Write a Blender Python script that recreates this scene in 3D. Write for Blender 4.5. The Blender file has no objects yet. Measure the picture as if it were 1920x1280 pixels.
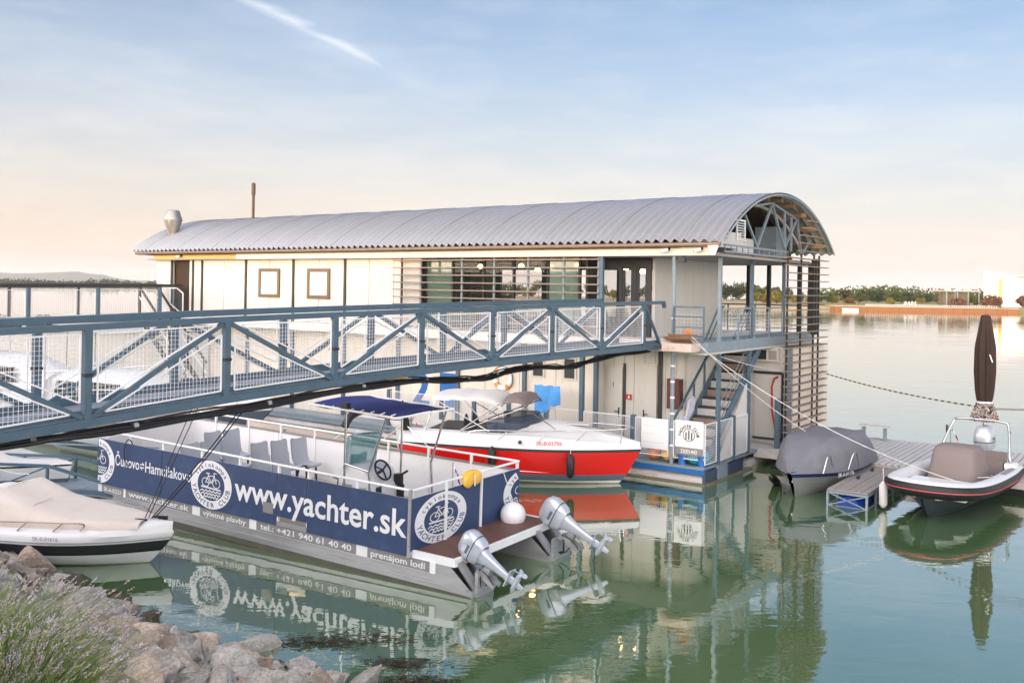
import bpy, math, random
from mathutils import Vector, Matrix, noise
R = math.radians
SC = bpy.context.scene
COL = SC.collection
V = Vector

# ------------------------------------------------------------------ camera, sky, sun, exposure
ROLL = 0.0163
cam = bpy.data.cameras.new('camera'); cam_o = bpy.data.objects.new('camera', cam); COL.objects.link(cam_o)
cam.sensor_width = 36; cam.lens = 36*1740/1920.0; cam.shift_y = -99/1920.0
cam.clip_start = 0.1; cam.clip_end = 40000
c_, s_ = math.cos(ROLL), math.sin(ROLL)
cam_o.matrix_world = Matrix(((c_, -s_, 0, 0), (0, 0, -1, 0), (s_, c_, 0, 5.0), (0, 0, 0, 1)))
SC.camera = cam_o

SUN_EL = R(2.2)
SUN_TRAVEL = V((0.52, 0.85, 0)).normalized()          # the way the light goes, seen from above
sun_from = -SUN_TRAVEL
w = bpy.data.worlds.new('World'); SC.world = w; w.use_nodes = True
nt = w.node_tree; nt.nodes.clear()
def N(t, **k):
    n = nt.nodes.new(t)
    for a, b in k.items():
        if a == 'op': n.operation = b
        else: setattr(n, a, b)
    return n
def lk(a, b): nt.links.new(a, b)
def wm(op, a, b=None, c=None, clamp=False):
    n = N('ShaderNodeMath', op=op); n.use_clamp = clamp
    for i, q in enumerate((a, b, c)):
        if q is None: continue
        if isinstance(q, (int, float)): n.inputs[i].default_value = q
        else: lk(q, n.inputs[i])
    return n.outputs[0]
def wmix(f, a, b):
    n = N('ShaderNodeMix', data_type='RGBA')
    for i, q in ((0, f), (6, a), (7, b)):
        if isinstance(q, (int, float)): n.inputs[i].default_value = q
        elif isinstance(q, tuple): n.inputs[i].default_value = q + (1,)
        else: lk(q, n.inputs[i])
    return n.outputs[2]
sky = N('ShaderNodeTexSky', sky_type='NISHITA'); sky.sun_disc = False
sky.sun_elevation = SUN_EL; sky.sun_rotation = math.atan2(sun_from.x, sun_from.y)
sky.air_density = 1.0; sky.dust_density = 1.0; sky.ozone_density = 3.5
tc = N('ShaderNodeTexCoord'); sep = N('ShaderNodeSeparateXYZ'); lk(tc.outputs['Generated'], sep.inputs[0])
X_, Y_, Z_ = sep.outputs
SKY_K = 0.15
skyc = N('ShaderNodeVectorMath', op='SCALE'); hs = N('ShaderNodeHueSaturation'); hs.inputs['Saturation'].default_value = 1.25; lk(sky.outputs[0], hs.inputs['Color']); lk(hs.outputs[0], skyc.inputs[0]); skyc.inputs[3].default_value = SKY_K
# thin high haze and cirrus: pale cloud light laid over the clear sky
zpos = wm('MAXIMUM', Z_, 0.0)
veil = wm('POWER', wm('SUBTRACT', 1.0, wm('MULTIPLY', zpos, 2.0, clamp=True), clamp=True), 1.35)
mp = N('ShaderNodeMapping'); lk(tc.outputs['Generated'], mp.inputs[0]); mp.inputs['Scale'].default_value = (2.2, 2.2, 9.0); mp.inputs['Rotation'].default_value = (0.0, R(14), 0)
n1 = N('ShaderNodeTexNoise'); lk(mp.outputs[0], n1.inputs[0]); n1.inputs['Scale'].default_value = 1.6; n1.inputs['Detail'].default_value = 8; n1.inputs['Roughness'].default_value = 0.55; n1.inputs['Distortion'].default_value = 0.5
cir = wm('MULTIPLY', wm('SUBTRACT', n1.outputs[0], 0.42), 2.4, clamp=True)
mp2 = N('ShaderNodeMapping'); lk(tc.outputs['Generated'], mp2.inputs[0]); mp2.inputs['Scale'].default_value = (9, 9, 40); mp2.inputs['Rotation'].default_value = (0.0, R(24), 0)
n2 = N('ShaderNodeTexNoise'); lk(mp2.outputs[0], n2.inputs[0]); n2.inputs['Scale'].default_value = 1.2; n2.inputs['Detail'].default_value = 7
wis = wm('MULTIPLY', wm('SUBTRACT', n2.outputs[0], 0.45), 1.6, clamp=True)
# contrail: a band round a great circle
def rayw(px, py):
    x, y = (px-960)/1740.0, (541-py)/1740.0
    return V((x*c_-y*s_, 1.0, x*s_+y*c_)).normalized()
ca, cb = rayw(470, 0), rayw(690, 112)
cn = ca.cross(cb).normalized(); ct = (cb-ca).normalized()
dn = N('ShaderNodeVectorMath', op='DOT_PRODUCT'); lk(tc.outputs['Generated'], dn.inputs[0]); dn.inputs[1].default_value = cn
dt = N('ShaderNodeVectorMath', op='DOT_PRODUCT'); lk(tc.outputs['Generated'], dt.inputs[0]); dt.inputs[1].default_value = ct
s0, s1 = ca.dot(ct), cb.dot(ct)
wob = wm('ADD', dn.outputs['Value'], wm('MULTIPLY', wm('SUBTRACT', n2.outputs[0], 0.5), 0.018))
along = wm('DIVIDE', wm('SUBTRACT', dt.outputs['Value'], s0), (s1-s0))
band = wm('SUBTRACT', 1.0, wm('DIVIDE', wm('ABSOLUTE', wob), 0.025), clamp=True)
fade = wm('MULTIPLY', wm('SUBTRACT', 1.9, along, clamp=True), wm('ADD', along, 1.2, clamp=True), clamp=True)
trail = wm('MULTIPLY', wm('MULTIPLY', wm('POWER', band, 1.3), fade), wm('ADD', 0.35, wm('MULTIPLY', n2.outputs[0], 0.8)), clamp=True)
f1 = wm('ADD', wm('MULTIPLY', veil, 0.95), wm('MULTIPLY', cir, 0.13), clamp=True)
zs = N('ShaderNodeMapRange'); zs.interpolation_type = 'SMOOTHSTEP'; lk(zpos, zs.inputs[0]); zs.inputs[1].default_value = 0.33; zs.inputs[2].default_value = 0.75  # extra overhead veil, added to whiten and lift the light from above
f2 = wm('ADD', wm('ADD', f1, wm('MULTIPLY', wis, 0.16), clamp=True), wm('MULTIPLY', zs.outputs[0], 0.21), clamp=True)
f3 = wm('MAXIMUM', f2, wm('MULTIPLY', trail, 0.85))
# veil colour: cream low down, whiter higher, faint peach towards the west (left)
low = wm('POWER', wm('SUBTRACT', 1.0, wm('MULTIPLY', zpos, 4.2, clamp=True), clamp=True), 1.4)
warmside = wm('MULTIPLY', wm('ADD', 0.55, wm('MULTIPLY', X_, -0.75)), low, clamp=True)
vc = wmix(low, (0.87, 0.865, 0.87), (0.76, 0.68, 0.635))
vc = wmix(warmside, vc, (0.86, 0.67, 0.53))
# a low grey-violet cloud bank
nb = N('ShaderNodeTexNoise'); mb_ = N('ShaderNodeMapping'); lk(tc.outputs['Generated'], mb_.inputs[0]); mb_.inputs['Scale'].default_value = (3.0, 3.0, 60.0); lk(mb_.outputs[0], nb.inputs[0]); nb.inputs['Scale'].default_value = 1.5; nb.inputs['Detail'].default_value = 5
bandz = wm('SUBTRACT', 1.0, wm('DIVIDE', wm('ABSOLUTE', wm('SUBTRACT', Z_, 0.034)), 0.022), clamp=True)
bank = wm('MULTIPLY', wm('MULTIPLY', bandz, wm('MULTIPLY', wm('SUBTRACT', nb.outputs[0], 0.50), 5.0, clamp=True)), wm('ADD', 0.15, wm('MULTIPLY', X_, -1.6)), clamp=True)
vc = wmix(wm('MULTIPLY', trail, 0.9), vc, (1.0, 1.0, 1.02))
vc = wmix(wm('MULTIPLY', bank, 0.6), vc, (0.66, 0.58, 0.58))
# brighter towards the low sun, boosted and warmed behind the viewer as added fill
dsun = N('ShaderNodeVectorMath', op='DOT_PRODUCT'); lk(tc.outputs['Generated'], dsun.inputs[0]); dsun.inputs[1].default_value = (sun_from*math.cos(SUN_EL)+V((0, 0, math.sin(SUN_EL))))
ss_ = N('ShaderNodeMapRange'); ss_.interpolation_type = 'SMOOTHSTEP'; lk(dsun.outputs['Value'], ss_.inputs[0]); ss_.inputs[1].default_value = -0.42; ss_.inputs[2].default_value = 0.85
veil_fill = wm('ADD', 0.455, wm('MULTIPLY', ss_.outputs[0], 4.4))
sky_fill = wm('ADD', 1.0, wm('MULTIPLY', ss_.outputs[0], 2.6))
vcw = wmix(ss_.outputs[0], vc, (0.98, 0.80, 0.60))
vsc = N('ShaderNodeVectorMath', op='SCALE'); lk(vcw, vsc.inputs[0]); lk(veil_fill, vsc.inputs[3])
sks = N('ShaderNodeVectorMath', op='SCALE'); lk(skyc.outputs[0], sks.inputs[0]); lk(sky_fill, sks.inputs[3])
out = wmix(f3, sks.outputs[0], vsc.outputs[0])
bg = N('ShaderNodeBackground'); lk(out, bg.inputs[0]); bg.inputs[1].default_value = 1.0
wo = N('ShaderNodeOutputWorld'); lk(bg.outputs[0], wo.inputs[0])

sun = bpy.data.lights.new('sun', 'SUN'); sun.energy = 1.0; sun.angle = R(0.5); sun.color = (1.0, 0.62, 0.30)
sun_o = bpy.data.objects.new('sun', sun); COL.objects.link(sun_o)
sd = (SUN_TRAVEL*math.cos(SUN_EL) - V((0, 0, math.sin(SUN_EL)))).normalized()
sun_o.rotation_euler = sd.to_track_quat('-Z', 'Y').to_euler(); sun_o.location = (-30, -40, 40)

vs = SC.view_settings; vs.view_transform = 'Standard'; vs.look = 'None'; vs.gamma = 1.0; vs.use_curve_mapping = False
vs.exposure = 1.5
SC.cycles.max_bounces = 8; SC.cycles.use_denoising = True

# ------------------------------------------------------------------ helpers
random.seed(7)
RND = random.Random(11)
_mats = {}
def mat(name, col, rough=0.6, metal=0.0, var=0.10, vscale=3.0, bump=0.0, bscale=30.0, spec=0.5, stain=None, trans=0.0, alpha=1.0, emit=None, coat=0.0, stretch=None, ior=1.45):
    if name in _mats: return _mats[name]
    m = bpy.data.materials.new(name); m.use_nodes = True
    t = m.node_tree; b = t.nodes['Principled BSDF']
    b.inputs['Roughness'].default_value = rough; b.inputs['Metallic'].default_value = metal
    b.inputs['Specular IOR Level'].default_value = spec; b.inputs['IOR'].default_value = ior
    b.inputs['Coat Weight'].default_value = coat
    if trans: b.inputs['Transmission Weight'].default_value = trans
    if alpha < 1: b.inputs['Alpha'].default_value = alpha
    co = t.nodes.new('ShaderNodeTexCoord')
    src = co.outputs['Object']
    if stretch:
        mp = t.nodes.new('ShaderNodeMapping'); t.links.new(src, mp.inputs[0]); mp.inputs['Scale'].default_value = stretch; src = mp.outputs[0]
    n = t.nodes.new('ShaderNodeTexNoise'); t.links.new(src, n.inputs[0]); n.inputs['Scale'].default_value = vscale; n.inputs['Detail'].default_value = 6; n.inputs['Roughness'].default_value = 0.6
    mx = t.nodes.new('ShaderNodeMix'); mx.data_type = 'RGBA'
    mx.inputs[6].default_value = tuple(max(0, x*(1-var*1.6)) for x in col)+(1,)
    mx.inputs[7].default_value = tuple(min(1, x*(1+var*1.2)) for x in col)+(1,)
    t.links.new(n.outputs[0], mx.inputs[0]); c = mx.outputs[2]
    if stain:
        sc, amt, ss = stain
        n2 = t.nodes.new('ShaderNodeTexNoise'); t.links.new(src, n2.inputs[0]); n2.inputs['Scale'].default_value = ss; n2.inputs['Detail'].default_value = 8; n2.inputs['Roughness'].default_value = 0.7
        rp = t.nodes.new('ShaderNodeMapRange'); rp.inputs[1].default_value = 0.52; rp.inputs[2].default_value = 0.72; rp.inputs[4].default_value = amt; t.links.new(n2.outputs[0], rp.inputs[0])
        m2 = t.nodes.new('ShaderNodeMix'); m2.data_type = 'RGBA'; t.links.new(rp.outputs[0], m2.inputs[0]); t.links.new(c, m2.inputs[6]); m2.inputs[7].default_value = sc+(1,); c = m2.outputs[2]
    t.links.new(c, b.inputs['Base Color'])
    if bump:
        nb = t.nodes.new('ShaderNodeTexNoise'); t.links.new(src, nb.inputs[0]); nb.inputs['Scale'].default_value = bscale; nb.inputs['Detail'].default_value = 5
        bp = t.nodes.new('ShaderNodeBump'); bp.inputs['Strength'].default_value = bump; bp.inputs['Distance'].default_value = 0.02
        t.links.new(nb.outputs[0], bp.inputs['Height']); t.links.new(bp.outputs[0], b.inputs['Normal'])
    if emit:
        b.inputs['Emission Color'].default_value = emit[0]+(1,); b.inputs['Emission Strength'].default_value = emit[1]
    _mats[name] = m
    return m

class MB:
    def __init__(s): s.v = []; s.f = []; s.mi = []; s.m = 0
    def add(s, vs, fs):
        o = len(s.v); s.v += [tuple(x) for x in vs]
        for f in fs: s.f.append([i+o for i in f]); s.mi.append(s.m)
        return s
    def quad(s, *p): return s.add(p, [list(range(len(p)))])
    def box(s, c, d, ax=None):
        c = V(c); ax = ax or (V((1, 0, 0)), V((0, 1, 0)), V((0, 0, 1)))
        e = [a*(h/2) for a, h in zip(ax, d)]
        vs = [c+e[0]*i+e[1]*j+e[2]*k for k in (-1, 1) for j in (-1, 1) for i in (-1, 1)]
        return s.add(vs, [(0, 2, 3, 1), (4, 5, 7, 6), (0, 1, 5, 4), (2, 6, 7, 3), (0, 4, 6, 2), (1, 3, 7, 5)])
    def b2(s, p, q):   # box from min and max corners
        return s.box([(a+b)/2 for a, b in zip(p, q)], [abs(b-a) for a, b in zip(p, q)])
    def bar(s, p, q, w, h=None, up=(0, 0, 1)):
        p, q = V(p), V(q); h = h or w; d = q-p; L = d.length
        if L < 1e-6: return s
        d /= L; u = V(up); sd = d.cross(u)
        if sd.length < 1e-3: sd = d.cross(V((1, 0, 0)))
        sd.normalize(); u = sd.cross(d)
        return s.box((p+q)/2, (L, w, h), (d, sd, u))
    def tube(s, pts, r, n=8, cap=True):
        pts = [V(p) for p in pts]; rs = r if isinstance(r, (list, tuple)) else [r]*len(pts)
        t0 = (pts[1]-pts[0]).normalized(); a = t0.orthogonal().normalized(); vs = []
        for i, p in enumerate(pts):
            t = (pts[min(i+1, len(pts)-1)]-pts[max(i-1, 0)]).normalized()
            a = (a-t*a.dot(t)); a = a.normalized() if a.length > 1e-5 else t.orthogonal().normalized()
            b = t.cross(a)
            for k in range(n):
                th = 2*math.pi*k/n; vs.append(p+(a*math.cos(th)+b*math.sin(th))*rs[i])
        fs = [(i*n+k, i*n+(k+1) % n, (i+1)*n+(k+1) % n, (i+1)*n+k) for i in range(len(pts)-1) for k in range(n)]
        if cap: fs += [tuple(range(n-1, -1, -1)), tuple(range((len(pts)-1)*n, len(pts)*n))]
        return s.add(vs, fs)
    def lathe(s, c, prof, ax=(0, 0, 1), n=16):
        ax = V(ax).normalized(); return s.tube([V(c)+ax*z for r, z in prof], [max(r, 1e-4) for r, z in prof], n) if False else s._lathe(V(c), prof, ax, n)
    def _lathe(s, c, prof, ax, n):
        a = ax.orthogonal().normalized(); b = ax.cross(a); vs = []
        for r, z in prof:
            for k in range(n):
                th = 2*math.pi*k/n; vs.append(c+ax*z+(a*math.cos(th)+b*math.sin(th))*max(r, 1e-4))
        fs = [(i*n+k, i*n+(k+1) % n, (i+1)*n+(k+1) % n, (i+1)*n+k) for i in range(len(prof)-1) for k in range(n)]
        fs += [tuple(range(n-1, -1, -1)), tuple(range((len(prof)-1)*n, len(prof)*n))]
        return s.add(vs, fs)
    def sph(s, c, r, n=14, m=9, sq=(1, 1, 1)):
        c = V(c); return s.grid([[c+V((r*sq[0]*math.sin(math.pi*i/m)*math.cos(2*math.pi*j/n), r*sq[1]*math.sin(math.pi*i/m)*math.sin(2*math.pi*j/n), -r*sq[2]*math.cos(math.pi*i/m))) for j in range(n+1)] for i in range(m+1)])
    def grid(s, rows, mats=None):
        n = len(rows[0]); vs = [p for r in rows for p in r]; o = len(s.v); s.v += [tuple(x) for x in vs]
        for i in range(len(rows)-1):
            for j in range(n-1):
                s.f.append([o+i*n+j, o+i*n+j+1, o+(i+1)*n+j+1, o+(i+1)*n+j]); s.mi.append(mats[j] if mats else s.m)
        return s
    def prism(s, poly, ext, org=(0, 0, 0), u=(1, 0, 0), v=(0, 0, 1)):
        org, u, v, ext = V(org), V(u), V(v), V(ext); n = len(poly)
        a = [org+u*x+v*y for x, y in poly]
        return s.add(a+[p+ext for p in a], [tuple(range(n)), tuple(range(2*n-1, n-1, -1))]+[(i, (i+1) % n, n+(i+1) % n, n+i) for i in range(n)])
    def mesh(s, name, mats, smooth=None):
        me = bpy.data.meshes.new(name); me.from_pydata(s.v, [], s.f)
        mats = mats if isinstance(mats, (list, tuple)) else [mats]
        for m in mats: me.materials.append(m)
        if len(mats) > 1: me.polygons.foreach_set('material_index', s.mi)
        me.validate()
        import bmesh
        bm = bmesh.new(); bm.from_mesh(me); bmesh.ops.remove_doubles(bm, verts=bm.verts, dist=1e-5); bmesh.ops.recalc_face_normals(bm, faces=bm.faces)
        if smooth:
            for f in bm.faces: f.smooth = True
            for e in bm.edges:
                if len(e.link_faces) == 2 and e.calc_face_angle(0) > R(smooth): e.smooth = False
        bm.to_mesh(me); bm.free()
        return me
    def build(s, name, mats, parent=None, smooth=None):
        return link(name, s.mesh(name, mats, smooth), parent)

def link(name, me, parent=None, loc=None, rot=None):
    o = bpy.data.objects.new(name, me); COL.objects.link(o)
    if parent: o.parent = parent
    if loc is not None: o.location = loc
    if rot is not None: o.rotation_euler = rot
    return o
def tag(o, label=None, cat=None, group=None, kind=None):
    for k, v in (('label', label), ('category', cat), ('group', group), ('kind', kind)):
        if v: o[k] = v
    return o
def thing(name, label, cat, loc=(0, 0, 0), rz=0.0, group=None, rot=None):
    o = bpy.data.objects.new(name, None); COL.objects.link(o)
    o.location = loc; o.rotation_euler = rot if rot else (0, 0, rz); o.empty_display_size = 0.3
    return tag(o, label, cat, group)
def copy_tree(o, parent=None):
    c = o.copy(); COL.objects.link(c)
    if parent: c.parent = parent
    for ch in list(o.children): copy_tree(ch, c)
    return c

# a sheet of welded wire mesh with a rod frame, clipped to a convex polygon in the plane (org; u, v)
def wire_mesh(wire, frame, org, u, v, poly, sp=0.06, r=0.0028, fr=0.011):
    org, u, v = V(org), V(u), V(v); nrm = u.cross(v).normalized()
    def clip(axis, val):
        hits = []
        for i in range(len(poly)):
            a, b = poly[i], poly[(i+1) % len(poly)]
            if (a[axis]-val)*(b[axis]-val) < 0:
                t = (val-a[axis])/(b[axis]-a[axis]); hits.append(a[1-axis]+(b[1-axis]-a[1-axis])*t)
        return (min(hits), max(hits)) if len(hits) >= 2 else None
    for axis in (0, 1):
        lo, hi = min(p[axis] for p in poly), max(p[axis] for p in poly)
        k = math.ceil((lo+sp*0.3)/sp)
        while k*sp < hi-sp*0.3:
            h = clip(axis, k*sp)
            if h:
                pa = (k*sp, h[0]) if axis == 0 else (h[0], k*sp); pb = (k*sp, h[1]) if axis == 0 else (h[1], k*sp)
                off = nrm*(r if axis else -r)
                wire.tube([org+u*pa[0]+v*pa[1]+off, org+u*pb[0]+v*pb[1]+off], r, 4, cap=False)
            k += 1
    if frame is not None:
        for i in range(len(poly)):
            a, b = poly[i], poly[(i+1) % len(poly)]
            frame.bar(org+u*a[0]+v*a[1], org+u*b[0]+v*b[1], fr*2, fr*2)

# lettering
_font_cache = {}
def glyphs(txt, bold=0.0):
    key = (txt, bold)
    if key not in _font_cache:
        cu = bpy.data.curves.new('lettering', 'FONT'); cu.body = txt; cu.size = 1.0; cu.resolution_u = 3; cu.offset = bold
        o = bpy.data.objects.new('lettering', cu); COL.objects.link(o)
        dg = bpy.context.evaluated_depsgraph_get(); me = o.evaluated_get(dg).to_mesh()
        vs = [(q.co.x, q.co.y) for q in me.vertices]; fs = [tuple(p.vertices) for p in me.polygons]
        o.evaluated_get(dg).to_mesh_clear(); bpy.data.objects.remove(o); bpy.data.curves.remove(cu)
        _font_cache[key] = (vs, fs)
    return _font_cache[key]
def text(mb, txt, org, u, v, width=None, height=1.0, bold=0.0, center=False):
    vs, fs = glyphs(txt, bold); org, u, v = V(org), V(u), V(v)
    if not vs: return
    x0, x1 = min(p[0] for p in vs), max(p[0] for p in vs)
    sx = width/(x1-x0) if width else height
    ox = -(x0+x1)/2 if center else -x0
    mb.add([org+u*((x+ox)*sx)+v*(y*height) for x, y in vs], fs)
def arc_text(mb, txt, org, u, v, ru, rv, a0, a1, h, outward=True, bold=0.01, keep=lambda x, y: True):
    n = len(txt)
    for i, ch in enumerate(txt):
        if ch == ' ': continue
        th = a0+(a1-a0)*(i+0.5)/n
        vs, fs = glyphs(ch, bold); x0, x1 = min(p[0] for p in vs), max(p[0] for p in vs)
        rx, ry = math.cos(th), math.sin(th)
        if outward: tx, ty, nx, ny = ry, -rx, rx, ry
        else: tx, ty, nx, ny = -ry, rx, -rx, -ry
        P = []
        for x, y in vs:
            a, b = (x-(x0+x1)/2)*h, (y-0.36)*h
            P.append(((rx+tx*a+nx*b)*ru, (ry+ty*a+ny*b)*rv))
        if all(keep(*q) for q in P): mb.add([V(org)+V(u)*q[0]+V(v)*q[1] for q in P], fs)
def ring2(mb, org, u, v, ru, rv, r0, r1, keep=lambda x, y: True, n=72, a0=0, a1=2*math.pi):
    org, u, v = V(org), V(u), V(v)
    for i in range(n):
        t0, t1 = a0+(a1-a0)*i/n, a0+(a1-a0)*(i+1)/n
        q = [(r0*math.cos(t0)*ru, r0*math.sin(t0)*rv), (r1*math.cos(t0)*ru, r1*math.sin(t0)*rv), (r1*math.cos(t1)*ru, r1*math.sin(t1)*rv), (r0*math.cos(t1)*ru, r0*math.sin(t1)*rv)]
        if r0 == 0: q = q[1:3]+[(0, 0)]
        if all(keep(*p) for p in q): mb.quad(*[org+u*p[0]+v*p[1] for p in q])
def stroke(mb, pts, wd, org, u, v, ru=1, rv=1, keep=lambda x, y: True):
    org, u, v = V(org), V(u), V(v)
    for (x0, y0), (x1, y1) in zip(pts, pts[1:]):
        L = math.hypot(x1-x0, y1-y0) or 1; nx, ny = -(y1-y0)/L*wd/2, (x1-x0)/L*wd/2; ex, ey = (x1-x0)/L*wd*0.3, (y1-y0)/L*wd*0.3
        q = [(x0+nx-ex, y0+ny-ey), (x1+nx+ex, y1+ny+ey), (x1-nx+ex, y1-ny+ey), (x0-nx-ex, y0-ny-ey)]
        q = [(a*ru, b*rv) for a, b in q]
        if all(keep(*p) for p in q): mb.quad(*[org+u*p[0]+v*p[1] for p in q])

# boat hull: levels = [(z, half-breadth fraction, pull-back)], keel first; returns rows for MB.grid
def hull_rows(L, B, levels, full=0.42, power=2.2, tuck=0.9, n=18, rise=0.0, blunt=0.02):
    rows = []
    for i in range(n+1):
        t = i/n
        g = 1.0 if t < full else max(blunt, 1-((t-full)/(1-full))**power)
        g *= tuck+(1-tuck)*min(1, t/0.35)
        row = []
        for z, f, back in levels:
            fb = f*(1-0.45*t*t*(1-f)) if f < 1 else 1
            row.append(V((t*(L-back)+0.0, B*g*fb, z+rise*t**2*(1 if z > 0.05 else 0.55))))
        rows.append(row)
    return rows
def hull(mb, L, B, levels, mats, **k):
    rows = hull_rows(L, B, levels, **k)
    mb.grid(rows, mats); mb.grid([[V((p.x, -p.y, p.z)) for p in r] for r in rows], mats)
    tr = rows[0]; mb.m = mats[-1]
    mb.quad(*([p for p in tr]+[V((p.x, -p.y, p.z)) for p in reversed(tr)]))
    return rows

# ------------------------------------------------------------------ materials
M = dict(
 steel=mat('slate_blue_paint', (0.066, 0.118, 0.165), 0.42, var=0.2, vscale=4, stain=((0.17, 0.13, 0.10), 0.38, 11)),
 steel_pale=mat('pale_blue_grey_paint', (0.19, 0.245, 0.29), 0.45, var=0.12, vscale=5, stain=((0.42, 0.44, 0.45), 0.4, 8)),
 white=mat('white_gelcoat', (0.70, 0.705, 0.71), 0.28, var=0.05, vscale=2, stain=((0.62, 0.60, 0.56), 0.25, 5), coat=0.3),
 whitep=mat('white_paint', (0.76, 0.77, 0.78), 0.45, var=0.06, vscale=3, stain=((0.58, 0.55, 0.50), 0.3, 6)),
 wire=mat('galvanised_white_wire', (0.72, 0.73, 0.75), 0.4, var=0.05),
 cream=mat('cream_sandwich_panel', (0.68, 0.62, 0.54), 0.5, var=0.05, vscale=1.2, stain=((0.44, 0.36, 0.27), 0.4, 3), stretch=(1, 1, .25)),
 offwhite=mat('off_white_panel', (0.56, 0.54, 0.51), 0.5, var=0.05, vscale=1.6, stain=((0.46, 0.40, 0.33), 0.38, 3.0), stretch=(1, 1, .22)),
 greypanel=mat('light_grey_panel', (0.52, 0.51, 0.48), 0.5, var=0.05, vscale=1.0, stain=((0.42, 0.36, 0.30), 0.3, 2.5), stretch=(3, 3, .6)),
 roof=mat('grey_corrugated_metal', (0.46, 0.475, 0.50), 0.24, metal=0.65, var=0.07, vscale=1.4, stain=((0.46, 0.42, 0.39), 0.35, 2.2)),
 dark=mat('dark_anthracite', (0.025, 0.028, 0.034), 0.5),
 black=mat('black_rubber', (0.012, 0.012, 0.013), 0.45),
 wood=mat('brown_timber', (0.20, 0.12, 0.07), 0.7, var=0.3, vscale=6, stretch=(1, 8, 8)),
 slatwood=mat('weathered_slat_timber', (0.26, 0.19, 0.15), 0.65, var=0.25, vscale=5),
 plank=mat('grey_weathered_plank', (0.50, 0.49, 0.48), 0.75, var=0.2, vscale=5, bump=0.3, bscale=25, stain=((0.38, 0.35, 0.32), 0.5, 6)),
 soffit=mat('taupe_soffit', (0.28, 0.25, 0.22), 0.7),
 glass=mat('tinted_glass', (0.05, 0.08, 0.075), 0.02, var=0.02, alpha=0.16, spec=0.8),
 navy=mat('navy_vinyl', (0.030, 0.055, 0.130), 0.5, var=0.10, vscale=2.2, stain=((0.08, 0.13, 0.24), 0.30, 3)),
 vinylw=mat('white_vinyl', (0.73, 0.735, 0.75), 0.45, var=0.04, vscale=2, stain=((0.60, 0.58, 0.55), 0.18, 4)),
 greyv=mat('grey_vinyl', (0.23, 0.22, 0.21), 0.5, var=0.15, vscale=5),
 alu=mat('brushed_aluminium', (0.42, 0.42, 0.42), 0.42, metal=0.55, var=0.16, vscale=3, stain=((0.30, 0.25, 0.19), 0.45, 4), stretch=(.5, 1, 3)),
 chrome=mat('stainless_tube', (0.62, 0.62, 0.62), 0.18, metal=0.95, var=0.03),
 silver=mat('silver_cowling_paint', (0.50, 0.54, 0.60), 0.28, metal=0.35, var=0.04, coat=0.5),
 redhull=mat('red_gelcoat', (0.62, 0.012, 0.010), 0.22, var=0.05, vscale=1.5, coat=0.5),
 slategel=mat('slate_boot_stripe', (0.10, 0.13, 0.17), 0.35),
 maroon=mat('maroon_deck_board', (0.13, 0.06, 0.045), 0.55, var=0.25, vscale=5),
 bluecanvas=mat('royal_blue_canvas', (0.028, 0.042, 0.21), 0.8, var=0.1, vscale=2, bump=0.3, bscale=6),
 greycanvas=mat('grey_canvas', (0.150, 0.156, 0.178), 0.85, var=0.10, vscale=2.5, bump=0.35, bscale=8, stain=((0.22, 0.21, 0.21), 0.4, 3)),
 taupecanvas=mat('taupe_canvas', (0.20, 0.165, 0.155), 0.85, var=0.08, vscale=3, bump=0.3, bscale=9),
 beigecanvas=mat('beige_canvas', (0.66, 0.585, 0.52), 0.85, var=0.05, vscale=2, bump=0.45, bscale=5, stain=((0.52, 0.42, 0.33), 0.35, 3)),
 palecanvas=mat('pale_grey_canvas', (0.60, 0.58, 0.57), 0.85, var=0.06, vscale=3, bump=0.3, bscale=8),
 seat=mat('grey_seat_plastic', (0.36, 0.39, 0.44), 0.5, var=0.06),
 skin_teal=mat('teal_tinted_perspex', (0.05, 0.26, 0.29), 0.06, alpha=0.72, var=0.1),
 yellow=mat('yellow_plastic', (0.80, 0.47, 0.06), 0.5),
 orange=mat('orange_plastic', (0.78, 0.24, 0.05), 0.5),
 turq=mat('turquoise_buoy', (0.02, 0.40, 0.50), 0.45, var=0.25, vscale=6),
 bluepaint=mat('strong_blue_paint', (0.015, 0.12, 0.36), 0.5, var=0.15, vscale=4),
 barrel=mat('blue_barrel_plastic', (0.012, 0.05, 0.30), 0.35, var=0.15),
 rust=mat('rusty_steel', (0.24, 0.105, 0.04), 0.8, var=0.3, vscale=3),
 rope=mat('pale_rope', (0.62, 0.61, 0.60), 0.9), darkrope=mat('dark_rope', (0.03, 0.03, 0.03), 0.9),
 umbrella=mat('brown_canvas', (0.034, 0.018, 0.013), 0.8, var=0.25, vscale=4),
 gold=mat('warm_lamp', (0.9, 0.6, 0.3), 0.4, emit=((1.0, 0.62, 0.25), 6.0)),
 red=mat('red_cloth', (0.55, 0.03, 0.03), 0.8), blue=mat('blue_cloth', (0.02, 0.08, 0.40), 0.8),
 tarp=mat('blue_tarpaulin', (0.07, 0.30, 0.68), 0.5, var=0.3, vscale=6),
 carpet=mat('tan_deck_carpet', (0.46, 0.38, 0.31), 0.9, var=0.10, vscale=6),
)
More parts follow.
